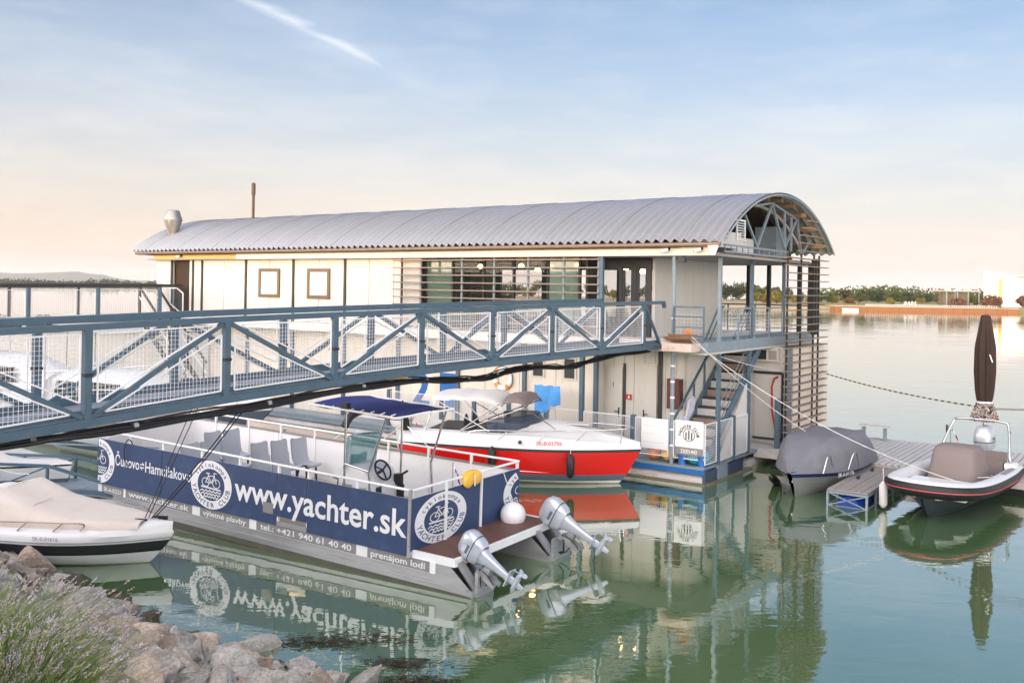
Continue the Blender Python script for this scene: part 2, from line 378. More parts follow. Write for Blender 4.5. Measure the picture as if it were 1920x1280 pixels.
# ------------------------------------------------------------------ water, bank, far shores
def water_mat():
    m = bpy.data.materials.new('green_water'); m.use_nodes = True; t = m.node_tree; b = t.nodes['Principled BSDF']
    t.nodes.remove(b); b = t.nodes.new('ShaderNodeBsdfDiffuse'); gl = t.nodes.new('ShaderNodeBsdfGlossy'); gl.inputs['Roughness'].default_value = 0.012; gl.inputs['Color'].default_value = (1, 1, 1, 1)
    g = t.nodes.new('ShaderNodeNewGeometry')
    n0 = t.nodes.new('ShaderNodeTexNoise'); t.links.new(g.outputs['Position'], n0.inputs[0]); n0.inputs['Scale'].default_value = 0.35; n0.inputs['Detail'].default_value = 5
    mx = t.nodes.new('ShaderNodeMix'); mx.data_type = 'RGBA'; t.links.new(n0.outputs[0], mx.inputs[0])
    mx.inputs[6].default_value = (0.068, 0.130, 0.046, 1); mx.inputs[7].default_value = (0.088, 0.158, 0.064, 1); t.links.new(mx.outputs[2], b.inputs['Color'])
    # calm ripples: slow swell, gentle wavelets and fine breeze-ruffled patches
    mp = t.nodes.new('ShaderNodeMapping'); t.links.new(g.outputs['Position'], mp.inputs[0]); mp.inputs['Rotation'].default_value = (0, 0, 0.35); mp.inputs['Scale'].default_value = (0.75, 1.5, 1)
    h = None
    for sc, det, k in ((0.55, 2, 1.0), (1.9, 3, 0.42), (7.0, 3, 0.06)):
        n = t.nodes.new('ShaderNodeTexNoise'); t.links.new(mp.outputs[0], n.inputs[0]); n.inputs['Scale'].default_value = sc; n.inputs['Detail'].default_value = det; n.inputs['Distortion'].default_value = 0.6
        mu = t.nodes.new('ShaderNodeMath'); mu.operation = 'MULTIPLY'; t.links.new(n.outputs[0], mu.inputs[0]); mu.inputs[1].default_value = k
        if h is None: h = mu.outputs[0]
        else:
            ad = t.nodes.new('ShaderNodeMath'); ad.operation = 'ADD'; t.links.new(h, ad.inputs[0]); t.links.new(mu.outputs[0], ad.inputs[1]); h = ad.outputs[0]
    wp = t.nodes.new('ShaderNodeTexNoise'); wmp = t.nodes.new('ShaderNodeMapping'); t.links.new(g.outputs['Position'], wmp.inputs[0]); wmp.inputs['Scale'].default_value = (.10, .28, 1); t.links.new(wmp.outputs[0], wp.inputs[0]); wp.inputs['Scale'].default_value = 1.0; wp.inputs['Detail'].default_value = 4
    wr = t.nodes.new('ShaderNodeMapRange'); t.links.new(wp.outputs[0], wr.inputs[0]); wr.inputs[1].default_value = .40; wr.inputs[2].default_value = .72; wr.inputs[3].default_value = .5; wr.inputs[4].default_value = 1.9
    bp = t.nodes.new('ShaderNodeBump'); t.links.new(wr.outputs[0], bp.inputs['Strength']); bp.inputs['Distance'].default_value = WATER_BUMP
    t.links.new(h, bp.inputs['Height']); t.links.new(bp.outputs[0], b.inputs['Normal']); t.links.new(bp.outputs[0], gl.inputs['Normal'])
    # reflection grows towards grazing views, as on rippled water
    lw = t.nodes.new('ShaderNodeLayerWeight'); lw.inputs[0].default_value = .5; t.links.new(bp.outputs[0], lw.inputs['Normal'])
    pw = t.nodes.new('ShaderNodeMath'); pw.operation = 'POWER'; t.links.new(lw.outputs['Facing'], pw.inputs[0]); pw.inputs[1].default_value = 2.1
    ma = t.nodes.new('ShaderNodeMath'); ma.operation = 'MULTIPLY_ADD'; ma.use_clamp = True; t.links.new(pw.outputs[0], ma.inputs[0]); ma.inputs[1].default_value = .96; ma.inputs[2].default_value = .02
    ms = t.nodes.new('ShaderNodeMixShader'); t.links.new(ma.outputs[0], ms.inputs[0]); t.links.new(b.outputs[0], ms.inputs[1]); t.links.new(gl.outputs[0], ms.inputs[2]); t.links.new(ms.outputs[0], t.nodes['Material Output'].inputs['Surface'])
    return m
WATER_BUMP = 0.008
mb = MB()
xs = [-9000, -1500, -300, -60, 0, 60, 300, 1500, 9000]; ys = [-60, 0, 30, 80, 300, 1500, 9000]
mb.grid([[V((x, y, 0)) for x in xs] for y in ys])
tag(mb.build('water', water_mat()), kind='structure')

SH = V((0.82, -0.572, 0)); SN = V((0.572, 0.82, 0))          # along the shore, and out over the water
def shore(s, d): return SH*s+SN*d
def shade_crest(s):  # unseen ridge behind the viewer, shaped to shade the boats and lower facade
    t = min(1, max(0, (s+24)/13.0)); return 3.3+1.4*t*t*(3-2*t)+0.35*noise.noise(V((s*0.12, 9.3, 0)))
def bank_z(s, d):
    e = 8.2+0.5*noise.noise(V((s*0.22, 3.1, 0)))
    if d > -1.5: z = 0.39*(e-d)
    elif d > -36: z = 0.39*(e+1.5)
    elif d > -45: z = 0.39*(e+1.5)+(-36-d)/9.0*shade_crest(s)
    elif d > -54: z = 0.39*(e+1.5)+shade_crest(s)
    else: z = 0.39*(e+1.5)+shade_crest(s)+(d+54)*0.25
    return max(z, -3.0)
mb = MB()
ds = [-75, -54, -50, -45, -40, -36, -28, -20, -13, -9, -6, -3.5, -1.5, 0, 1, 2, 3, 4, 5, 6, 7, 8, 8.7, 9.4, 11, 14, 18]
ss = [-160, -120, -90, -70, -55, -45]+[-40+1.2*i for i in range(60)]+[36, 45, 60, 90]
rows = []
for d in ds:
    row = []
    for s in ss:
        p = shore(s, d); z = bank_z(s, d)+(0.10*noise.noise(V((s*0.9, d*0.9, 7))) if d > -13 else 0.35*noise.noise(V((s*0.05, 0, 2))))
        row.append(V((p.x, p.y, z)))
    rows.append(row)
mb.grid(rows)
bank = tag(mb.build('embankment_and_shade_ridge', mat('dry_gravel_soil', (0.20, 0.165, 0.125), 0.95, var=0.35, vscale=3, bump=0.8, bscale=18, stain=((0.08, 0.10, 0.04), 0.6, 1.2)), smooth=60), kind='structure')  # visible bank plus the unseen ridge added for shade

HAZE_D = 0.00009
# hills, far left shore
mb = MB()
def far(px, Y): return (px-960)/1740.0*Y
prof = [(-260, 20), (-160, 55), (-80, 42), (-30, 52), (25, 44), (60, 47), (110, 56), (145, 60), (165, 50), (195, 44), (215, 28), (240, 18), (300, 12), (360, 6), (420, 0)]
rows = []
for k, (dy, f) in enumerate(((0, 0), (250, .75), (500, 1), (1100, .8), (1800, 0))):
    rows.append([V((far(px, 6000+dy), 6000+dy, max(-1, h*f*1.25+(noise.noise(V((px*0.05, k, 0)))*3 if f else 0)))) for px, h in prof])
mb.grid(rows)
tag(mb.build('hills', mat('wooded_hill', (0.075, 0.095, 0.06), 0.95, vscale=0.01), smooth=80), kind='structure')
def low_bank(name, pts, depth, m, kind='structure', z1=0.9):
    mb = MB(); rows = []
    for dy, z in ((-2, -1.0), (0, 0.05), (5, z1), (depth, z1+0.5), (depth+40, -1.5)):
        rows.append([V((x, y+dy, z+(0.25*noise.noise(V((x*0.11, y, dy))) if 0 < z else 0))) for x, y in pts])
    mb.grid(rows); return tag(mb.build(name, m, smooth=60), kind=kind)
low_bank('far_shore', [(-2600, 1500), (-1500, 1300), (-800, 1150), (-420, 1120), (-200, 1120), (-60, 1000), (-20, 900)], 160, mat('far_scrub_ground', (0.10, 0.10, 0.05), 0.95, vscale=0.05))
low_bank('sandy_shore', [(-90, 330), (-50, 318), (0, 312), (40, 306), (70, 300), (95, 292), (100, 288)], 120, mat('dry_sandy_ground', (0.36, 0.28, 0.17), 0.95, var=0.25, vscale=0.3, stain=((0.14, 0.15, 0.05), 0.6, 0.15)), z1=1.3)
low_bank('grassy_shore', [(99, 289), (130, 289), (152, 289), (162, 280), (190, 272), (260, 268)], 130, mat('dry_grass_ground', (0.26, 0.22, 0.09), 0.95, var=0.3, vscale=0.3), z1=1.6)

# leafy crowns
def leaf_mat(name, col):
    m = mat(name, col, 0.75, var=0.55, vscale=0.55, spec=0.2); return m
LEAF = [leaf_mat('mid_green_leaves', (0.062, 0.085, 0.022)), leaf_mat('yellow_green_leaves', (0.16, 0.14, 0.025)), leaf_mat('dark_green_leaves', (0.035, 0.055, 0.022)), leaf_mat('grey_olive_leaves', (0.085, 0.080, 0.045)), leaf_mat('russet_leaves', (0.13, 0.07, 0.035))]
BARK = mat('bark', (0.10, 0.08, 0.06), 0.9)
def crown_mesh(seed, n, shape, leaf, clumps=9):
    r = random.Random(seed); mb = MB()
    cs = []
    for _ in range(clumps):
        th = r.uniform(0, 6.283); q = r.random()**0.5
        cs.append((V((math.cos(th)*q*shape[0]*0.62, math.sin(th)*q*shape[0]*0.62, shape[1]*(0.36+0.52*r.random()**0.8)-q*shape[1]*0.12)), r.uniform(0.26, 0.46)*shape[0]))
    for _ in range(n):
        c, rad = r.choice(cs)
        d = V((r.gauss(0, 1), r.gauss(0, 1), r.gauss(0, 0.8))).normalized(); p = c+d*rad*r.uniform(0.55, 1.05)
        if p.z < 0.1: continue
        u = V((r.gauss(0, 1), r.gauss(0, 1), r.gauss(0, 1))).normalized(); v = u.orthogonal().normalized(); sz = leaf*r.uniform(0.6, 1.5)
        mb.quad(p-u*sz-v*sz*0.5, p+u*sz*0.3-v*sz*0.7, p+u*sz, p+v*sz*0.8)
    return mb
def trunk_mb(seed, h, r0):
    r = random.Random(seed); mb = MB(); top = V((r.uniform(-.3, .3), r.uniform(-.3, .3), h*0.62))
    mb.tube([(0, 0, -0.2), (0.05, 0, h*0.25), top], [r0, r0*0.75, r0*0.3], 6)
    for k in range(4):
        a = r.uniform(0, 6.28); b = V((0.05, 0, h*0.25)).lerp(top, r.uniform(0, .8)); mb.tube([b, b+V((math.cos(a)*h*0.2, math.sin(a)*h*0.2, h*0.22))], [r0*0.4, r0*0.12], 5)
    return mb
protos = []
for k, (hh, ww, n, lm, nm) in enumerate(((7.5, 3.4, 620, 0, 'mid green'), (7.0, 3.8, 620, 2, 'dark green'), (4.2, 2.9, 460, 1, 'yellow green'), (6.2, 2.3, 460, 3, 'olive grey'), (3.0, 2.4, 330, 1, 'low yellow'), (8.4, 4.6, 760, 0, 'broad green'), (2.6, 2.6, 300, 4, 'russet'))):
    cm = crown_mesh(100+k, n, (ww, hh), 0.34, 10).mesh('crown', LEAF[lm]); tm = trunk_mb(200+k, hh, 0.17).mesh('trunk', BARK, 40); protos.append((cm, tm, nm))
def tree(k, x, y, z, s, lab, name='tree', cat='tree', group='trees on the far shore', rz=None):
    cm, tm, nm = protos[k]
    t = thing(name, lab, cat, (x, y, z), rz if rz is not None else RND.uniform(0, 6.28), group); t.scale = (s, s, s*RND.uniform(.9, 1.08))
    link('trunk', tm, t); link('crown', cm, t); return t
# the row seen past the open terrace and along the right-hand shore: (pixel column of the trunk, distance, kind, size)
row = [(945, 335, 0, .8), (965, 330, 1, .9), (990, 330, 2, 1.1), (1010, 345, 5, .8), (1034, 340, 2, 1.0), (1060, 340, 0, .8), (1085, 345, 1, .7), (1108, 345, 5, .7), (1130, 340, 0, .75), (1150, 330, 2, 1), (1175, 340, 1, .9), (1196, 335, 0, .8), (1215, 340, 5, .7),
       (1340, 350, 1, .9), (1352, 372, 1, .95), (1363, 378, 0, .95), (1374, 372, 1, 1.0), (1386, 380, 3, 1.15), (1399, 378, 5, .85), (1413, 382, 3, 1.15), (1424, 376, 0, .9), (1436, 380, 1, .95), (1449, 390, 3, 1.1), (1461, 390, 1, .85), (1418, 322, 2, .9), (1432, 318, 4, 1.1), (1446, 316, 2, 1.15), (1456, 318, 4, 1.2), (1476, 322, 0, .85), (1488, 320, 2, .8), (1503, 325, 1, .65), (1522, 318, 2, .85),
       (1536, 316, 0, .72), (1552, 318, 0, .7), (1561, 322, 2, .8), (1583, 335, 3, .95), (1592, 318, 6, .9), (1612, 322, 0, .82), (1624, 325, 5, .70), (1640, 380, 1, .80), (1653, 360, 1, .7), (1664, 330, 3, .62), (1676, 380, 5, .66), (1668, 312, 4, .8), (1690, 340, 0, .62), (1703, 380, 1, .82), (1716, 372, 3, .8), (1728, 345, 2, .7), (1742, 360, 1, .68), (1757, 340, 3, .62), (1768, 315, 4, .8), (1782, 318, 0, .62), (1795, 316, 2, .72), (1812, 340, 5, .55), (1826, 340, 4, 1.1), (1834, 345, 0, .6)]
TW = {0: 'rounded mid green far tree', 1: 'dark green far tree', 2: 'yellow green bushy far tree', 3: 'olive grey slender far tree', 4: 'low yellow far shrub', 5: 'broad spreading far tree', 6: 'low russet far shrub'}
for px, Y, k, s in row:
    z = 1.4 if Y < 340 else 1.6
    where = 'seen through the houseboat windows' if px < 1300 else ('behind the open terrace' if px < 1474 else ('behind the trellis' if px < 1545 else ('above the rusty quay' if px < 1700 else 'left of the white hall')))
    tree(k, far(px, Y), Y, z, s*1.02, TW[k]+', '+where)
# far left wood reads as one dark mass
mb = MB(); r = random.Random(5)
for i in range(230):
    x = far(r.uniform(-260, 330), 1160); y = 1150+r.uniform(0, 60); hh = 4.2+3.6*noise.noise(V((x*0.022, 0, 0)))+r.uniform(-1.5, 2.5)
    for j in range(34):
        p = V((x+r.gauss(0, 3.2), y+r.gauss(0, 3), 1+abs(r.gauss(0, 1))*hh*0.45)); p.z = min(p.z, hh+1.5)
        u = V((r.gauss(0, 1), r.gauss(0, 1), r.gauss(0, 1))).normalized(); v = u.orthogonal().normalized(); sz = r.uniform(.7, 1.7)
        mb.quad(p-u*sz-v*sz*.6, p+u*sz*.4-v*sz*.8, p+u*sz, p+v*sz)
tag(mb.build('treeline', LEAF[2]), kind='stuff')

hz = MB(); hz.b2((-9300, -300, -4.2), (9300, 9300, 120)); hz_m = bpy.data.materials.new('distant_haze'); hz_m.use_nodes = True; hn = hz_m.node_tree; hn.nodes.clear()
pv_ = hn.nodes.new('ShaderNodeVolumePrincipled'); pv_.inputs['Density'].default_value = HAZE_D; pv_.inputs['Color'].default_value = (.93, .94, 1, 1); ho = hn.nodes.new('ShaderNodeOutputMaterial'); hn.links.new(pv_.outputs[0], ho.inputs['Volume'])
tag(hz.build('haze', hz_m), kind='stuff')
mb = MB(); r = random.Random(8)
for i in range(260):
    x = far(r.uniform(1545, 1900), 440); y = 430+r.uniform(0, 40); hh = 6.3+2.2*noise.noise(V((x*0.03, 4, 0)))+r.uniform(-1.2, .8)
    for j in range(30):
        p = V((x+r.gauss(0, 1.7), y+r.gauss(0, 2), 1.2+abs(r.gauss(0, 1))*hh*.42)); p.z = min(p.z, hh+1.5)
        u = V((r.gauss(0, 1), r.gauss(0, 1), r.gauss(0, 1))).normalized(); v = u.orthogonal().normalized(); sz = r.uniform(.5, 1.1); mb.quad(p-u*sz-v*sz*.6, p+u*sz*.4-v*sz*.8, p+u*sz, p+v*sz)
tag(mb.build('distant_woods', LEAF[0]), kind='stuff')
# quay, white hall, pavilion on the far right shore
q = thing('quay_wall', 'long low rusty steel quay wall on the far shore', 'quay')
x0 = 99.0
for i in range(17):
    w_ = 3.3; mb = MB(); mb.b2((x0+i*w_, 284.0+0.05*(i % 2), -1.5), (x0+(i+1)*w_-0.08, 289.0, 1.22+0.04*(i % 3))); mb.build('sheet_pile_panel', M['rust'], q)
mb = MB(); mb.b2((x0, 283.9, 1.28), (x0+56.2, 289.2, 1.42)); mb.build('coping', mat('pale_concrete', (0.50, 0.46, 0.40), 0.8), q)
f = thing('quay_railing', 'pale low railing standing along the top of the rusty quay', 'railing')
mb = MB()
for i in range(57): mb.b2((x0+10+i*.72, 286, 1.42), (x0+10.10+i*.72, 286.1, 1.95))
mb.build('posts_row', M['whitep'], f)['kind'] = 'stuff'
mb = MB(); mb.b2((x0+10, 286, 1.92), (x0+51, 286.1, 2.0)); mb.build('handrail', M['whitep'], f)
hb_ = thing('exhibition_hall', 'tall white hall with sweeping curved roof on the far right shore', 'building')
white_b = mat('white_render_wall', (0.80, 0.78, 0.75), 0.7, var=0.03, vscale=0.3)
pts = [(152.5, 1), (152.5, 13.0), (156, 12.3), (161, 11.6), (168, 11.0), (180, 10.6), (200, 10.5), (200, 1)]
mb = MB(); mb.prism(pts, (11.6, 22, 0), (0, 300, 0)); mb.build('wall', white_b, hb_)
mb = MB(); mb.prism([(152.3, 13.0), (152.3, 13.35), (156, 12.65), (161, 11.95), (168, 11.35), (180, 10.95), (200, 10.85), (200, 10.5), (180, 10.6), (168, 11.0), (161, 11.6), (156, 12.3)], (12, 23, 0), (0, 299.5, 0)); mb.build('roof', white_b, hb_)
mb = MB(); mb.b2((157.4, 299.6, 2), (158.3, 300.1, 10.6)); mb.build('wall_recess', mat('ochre_panel', (0.62, 0.42, 0.12), 0.7), hb_)
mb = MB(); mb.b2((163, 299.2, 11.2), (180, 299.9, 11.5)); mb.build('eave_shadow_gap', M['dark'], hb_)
pv = thing('pavilion', 'low flat-roofed pavilion on slim posts beside the white hall', 'building')
mb = MB(); mb.b2((140, 300, 6.4), (151.5, 310, 6.8)); mb.build('roof', mat('tan_flat_roof', (.45, .38, .30), .8), pv)
for xx in (140.5, 144, 147.5, 151):
    mb = MB(); mb.b2((xx, 300.2, 1.5), (xx+.3, 300.5, 6.4)); mb.build('post', M['steel_pale'], pv)
mb = MB(); mb.b2((142, 306, 1.5), (151, 309, 6.3)); mb.build('glazed_wall', mat('dim_brown_glazing', (.14, .11, .07), .3), pv)
for px, k, s in ((1796, 6, .95), (1852, 6, 1.0), (1862, 6, 1.4), (1866, 6, 1.2), (1918, 6, 1.3)): tree(k, far(px, 292), 292, 1.6, s, 'reddish shrub in front of the white hall', 'shrub', 'shrub', 'shrubs before the white hall')
mb = MB(); hull(mb, 9, 1.6, [(-.3, .3, 1), (.2, .8, .5), (1.2, 1, 0)], [0, 0], n=10)
wb = tag(mb.build('moored_launch', M['white'], smooth=50), 'small white launch moored by the rusty quay end', 'boat'); wb.scale = (.55, .6, .6); wb.location = (105, 281.5, 0); wb.rotation_euler = (0, 0, math.pi)
for px in (1700, 1712):
    s_t = thing('garden_sculpture', 'white angular sculpture among shrubs above the quay', 'sculpture', (far(px, 300), 300, 1.4), 0, 'white sculptures above the quay')
    mb = MB(); mb.tube([(-.9, 0, 0), (-.2, 0, 1.6), (.1, 0, .7), (.8, 0, 1.5), (1.0, 0, 0)], .16, 6); mb.build('body', M['whitep'], s_t)
lp = thing('street_lamp', 'slender grey street lamp on the far right shore', 'street lamp', (far(1791, 292), 292, 1.5))
mb = MB(); mb.tube([(0, 0, 0), (0, 0, 5.2)], .08, 6); mb.build('pole', M['steel_pale'], lp); mb = MB(); mb.b2((-.5, -.15, 5.2), (.5, .15, 5.4)); mb.build('lamp_head', M['whitep'], lp)

# ------------------------------------------------------------------ houseboat   (local x = towards its near end, y = away from the viewer, z up)
HC = V((5.026, 23.96, 0)); HROT = -0.6236
HM = Matrix.Translation(HC) @ Matrix.Rotation(HROT, 4, 'Z')
def hw(a, b, z): return HM @ V((-a, b, z))
HB = thing('houseboat', 'long two-storey houseboat with barrel-vaulted grey metal roof', 'houseboat', HC, HROT)
def hpart(name, m, fn, parent=HB, smooth=None):
    mb = MB(); fn(mb); return mb.build(name, m, parent, smooth)
def ab2(a0, b0, z0, a1, b1, z1): return (min(-a0, -a1), min(b0, b1), min(z0, z1)), (max(-a0, -a1), max(b0, b1), max(z0, z1))
def hbox(name, m, a0, b0, z0, a1, b1, z1, parent=HB): return hpart(name, m, lambda mb: mb.b2(*ab2(a0, b0, z0, a1, b1, z1)), parent)
HL = 24.8
M['float'] = mat('stained_white_steel', (0.52, 0.50, 0.48), 0.5, var=0.25, vscale=1.5, stain=((0.20, 0.12, 0.06), 0.7, 2.2), stretch=(.6, 1, 2))
hpart('pontoon', M['float'], lambda mb: (mb.b2(*ab2(HL+.8, .22, -.5, .05, 9.0, .2)), mb.tube([(-HL-.8, .24, .04), (-.02, .24, .04)], .2, 14)), smooth=40)
hbox('rubbing_strake', M['bluepaint'], 8.0, .02, .24, .0, .2, .37); hbox('rubbing_strake', M['steel_pale'], HL+.8, .02, .24, 8.0, .2, .37)
hbox('lower_deck', M['steel_pale'], HL+.8, .0, .375, .0, 4.0, .44)
hbox('end_plate', mat('dark_blue_steel', (.05, .07, .11), .4), .05, .03, .02, -.03, .78, .34)
hbox('end_plate', M['steel_pale'], .05, .82, -.1, -.05, 1.45, .40)
hbox('end_plate', mat('dark_blue_steel', (.05, .07, .11), .4), .05, 1.5, .0, -.03, 2.6, .34)
hbox('waterline_step', mat('algae_stained_steel', (.16, .14, .08), .6, var=.3), HL+.8, -.10, -.2, -.06, .05, .03)
hbox('end_step', mat('algae_stained_steel', (.16, .14, .08), .6, var=.3), .04, .06, -.2, -.12, 3.1, .035)
# lower walls as sandwich panels with open joints
a = 3.84
while a < HL-.2:
    a1 = min(a+1.33, HL); hbox('wall_panel', M['cream'], a+.008, .9, .44, a1-.008, 1.0, 3.38); a = a1
for a_ in (3.76, 6.28, 8.89, 11.5, 14.1, 16.8, 19.4, 22.0): hbox('wall_post', M['steel'], a_-.06, .80, .44, a_+.06, .897, 3.38)
for k in range(8): hbox('wall_panel', M['greypanel'], 3.74-k*.33, 1.3, .44, 3.74-(k+1)*.33+.012, 1.38, 3.38)
hbox('return_wall', M['greypanel'], 3.82, 1.0, .44, 3.74, 1.3, 3.38)
def hdoor(a0, a1, z1, side, mark=None):
    d = hbox('door', M['greypanel'], a0, 1.255, .5, a1, 1.298, z1)
    hpart('door_handle', M['dark'], lambda mb: (mb.bar((-(a1+.09 if side else a0-.09), 1.24, 1.35), (-(a1+.09 if side else a0-.09), 1.24, 1.62), .04, .02), mb.bar((-(a1+.09 if side else a0-.09), 1.21, 1.5), (-(a1+.22 if side else a0-.22), 1.21, 1.5), .025)), d)
    if mark:
        m2 = MB(); text(m2, mark, (-(a0+a1)/2-.05, 1.251, 2.2), (1, 0, 0), (0, 0, 1), height=.2, bold=.01); m2.build('door_sign', M['dark'], d)
hdoor(3.62, 3.12, 2.78, True, '1'); hdoor(2.5, 2.02, 2.95, False)
hbox('door_jamb', M['dark'], 3.10, 1.27, .44, 3.02, 1.299, 2.9); hbox('door_jamb', M['dark'], 1.98, 1.25, .44, 1.86, 1.299, 3.3)
hbox('end_wall', M['offwhite'], 1.2, 1.3, .44, 1.12, 5.0, 3.38)
hbox('room_wall', M['offwhite'], 1.1, 4.9, .30, -.5, 5.0, 3.38); hbox('room_wall', M['cream'], -.5, 4.88, .30, -.58, 8.4, 3.38); hbox('room_wall', M['cream'], HL, 8.4, .3, -.5, 8.5, 3.38)
hbox('corner_post', M['steel_pale'], -.40, 4.78, .40, -.62, 4.898, 3.40)
rd = hbox('room_door', M['greypanel'], .55, 4.85, .50, -.28, 4.895, 2.55)
hpart('door_frame', M['dark'], lambda mb: (mb.bar((-.57, 4.84, .62), (.32, 4.84, .62), .06), mb.bar((-.57, 4.84, 2.6), (.32, 4.84, 2.6), .07), mb.bar((.33, 4.84, .5), (.33, 4.84, 2.6), .05)), rd)
hpart('red_hose', mat('red_hose', (.35, .02, .03), .5), lambda mb: mb.tube([(.20, 4.80, 2.5), (.08, 4.80, 2.42), (.02, 4.80, 2.2), (.03, 4.80, 1.5), (.16, 4.80, .8)], .03, 8), rd)
# painted number on the lower wall
mb = MB(); text(mb, '1', (-9.68, .892, 1.05), (1, 0, 0), (0, 0, 1), width=.8, height=1.65, bold=.03); text(mb, '2', (-10.95, .892, 1.05), (1, 0, 0), (0, 0, 1), width=.85, height=1.65, bold=.03); mb.build('painted_number', M['bluepaint'], HB)
for a_ in (5.8, 4.68):
    fr = hpart('window', M['offwhite'], lambda mb: (mb.b2(*ab2(a_+.24, .86, 2.33, a_-.24, .898, 2.38)), mb.b2(*ab2(a_+.24, .86, 2.95, a_-.24, .898, 3.0)), mb.b2(*ab2(a_+.24, .86, 2.38, a_+.18, .898, 2.95)), mb.b2(*ab2(a_-.18, .86, 2.38, a_-.24, .898, 2.95))))
    hbox('pane', M['dark'], a_+.18, .88, 2.38, a_-.18, .894, 2.95, fr)
# upper deck slab, platform, ceiling
hbox('upper_deck', mat('pale_deck_edge', (.62, .60, .57), .6, var=.08), HL+.2, .02, 3.40, 1.0, 8.6, 3.68)
hbox('terrace_deck', M['steel_pale'], .998, .02, 3.42, -.06, 8.6, 3.69)
hbox('terrace_edge', M['offwhite'], .95, .035, 3.36, -.03, 8.5, 3.415)
hbox('landing_beam', mat('peeling_orange_white_paint', (.60, .50, .42), .7, stain=((.45, .16, .05), .8, 6)), .98, -.55, 3.45, .15, .0, 3.66)
hbox('ceiling', M['soffit'], HL, .0, 5.93, -.25, 8.5, 5.99)
# upper facade
J = [24.55, 23.54, 22.11, 21.52, 18.83, 16.16, 13.51, 10.95]
for a0, a1 in ((24.55, 23.50), (22.38, 21.52), (21.52, 18.83), (18.83, 16.16), (16.16, 13.51), (13.51, 10.1)):
    n = max(1, round((a0-a1)/1.33))
    for k in range(n): hbox('wall_panel', M['offwhite'], a0-(a0-a1)*k/n-.012, .3, 3.69, a0-(a0-a1)*(k+1)/n+.012, .4, 5.93)
for a_ in (23.54, 22.11, 21.52, 18.83, 16.16, 13.51): hbox('joint_post', M['dark'], a_-.045, .25, 3.69, a_+.045, .298, 5.93)
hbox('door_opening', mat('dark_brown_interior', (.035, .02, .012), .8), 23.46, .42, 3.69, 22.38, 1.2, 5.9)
hpart('wall_side', M['offwhite'], lambda mb: mb.b2(*ab2(HL-.2, .3, 3.69, HL-.28, 8.5, 5.93)))
M['bronze'] = mat('bronze_window_frame', (.12, .085, .055), .45)
for a0, a1 in ((18.06, 16.89), (15.4, 14.25)):
    fr = hpart('window', M['bronze'], lambda mb: (mb.b2(*ab2(a0, .24, 5.48, a1, .299, 5.6)), mb.b2(*ab2(a0, .24, 4.53, a1, .299, 4.65)), mb.b2(*ab2(a0, .24, 4.65, a0-.12, .299, 5.48)), mb.b2(*ab2(a1+.12, .24, 4.65, a1, .299, 5.48))))
    hbox('shutter', M['offwhite'], a0-.12, .27, 4.65, a1+.12, .296, 5.48, fr)
hbox('fascia', M['offwhite'], 19.0, -.06, 5.94, -.12, .02, 6.17)
hbox('fascia_end', mat('sunlit_timber_fascia', (.62, .44, .16), .6, var=.15), 24.5, .1, 5.95, 19.0, .16, 6.2)  # yellow glow of the low sun put into the timber colour
hpart('gutter', mat('brown_gutter', (.20, .15, .12), .4, metal=.3), lambda mb: mb.tube([(-25.3, -.22, 6.22), (.45, -.22, 6.22)], .065, 10), smooth=40)
hpart('gutter_bracket', M['whitep'], lambda mb: mb.prism([(0, 0), (.34, 0), (.22, -.30), (.12, -.30)], (0, .05, 0), (.1, -.27, 6.24)))
# glazing, louvre screen, entrance
for a_ in (10.08, 8.95, 7.7, 6.55, 5.3, 4.2, 3.95): hbox('mullion', M['dark'], a_-.035, .56, 3.69, a_+.035, .64, 5.93)
ms = [10.08, 8.95, 7.7, 6.55, 5.3, 4.2]
M['green_reflection'] = mat('glass_green_reflection', (.16, .25, .20), .03, alpha=.75, spec=1.0)  # greenish reflection painted into the tint of two panes
for k in range(5): hbox('glass_pane', M['green_reflection'] if k in (0, 4) else M['glass'], ms[k]-.04, .595, 3.75, ms[k+1]+.04, .605, 5.9)
hbox('window_sill', M['dark'], 10.1, .56, 3.69, 3.95, .64, 3.75)
z = 5.86
for k in range(10): hbox('louvre_slat', M['slatwood'], 10.98, -.04, z-.235*k-.02, 3.2, .09, z-.235*k+.015)
for a_ in (10.72, 9.9, 8.2, 6.95, 5.7, 4.45, 3.3): hbox('louvre_post', M['dark'] if a_ in (10.72,) else M['steel_pale'], a_-.03, .10, 3.69, a_+.03, .15, 5.93)
hbox('entrance_post', M['steel'], 3.22, .0, 3.69, 3.10, .1, 5.93)
hbox('entrance_side', M['dark'], 4.0, .62, 3.69, 3.94, 1.2, 5.93)
for a_ in (3.93, 3.18, 2.72, 2.26): hbox('entrance_mullion', M['dark'], a_-.05, 1.17, 3.69, a_+.05, 1.25, 5.93)
hbox('entrance_head', M['dark'], 3.93, 1.18, 5.62, 2.22, 1.24, 5.93)
dg_ = hbox('entrance_glass', M['glass'], 3.88, 1.2, 3.75, 3.23, 1.21, 5.62)
for a0, a1 in ((3.13, 2.77), (2.67, 2.31)):
    d = hpart('entrance_door', M['dark'], lambda mb: (mb.b2(*ab2(a0, 1.185, 3.72, a0-.08, 1.235, 5.6)), mb.b2(*ab2(a1+.08, 1.185, 3.72, a1, 1.235, 5.6)), mb.b2(*ab2(a0-.08, 1.185, 3.72, a1+.08, 1.235, 4.0))))
    hbox('door_glass', M['glass'], a0-.08, 1.2, 4.0, a1+.08, 1.21, 5.6, d)
for k in range(7): hbox('end_panel', M['greypanel'], 2.2, 1.25+k*.64, 3.69, 2.12, 1.25+(k+1)*.64-.012, 5.93)
hbox('end_panel_post', M['dark'], 2.16, 5.73, 3.69, 2.06, 5.82, 5.93)
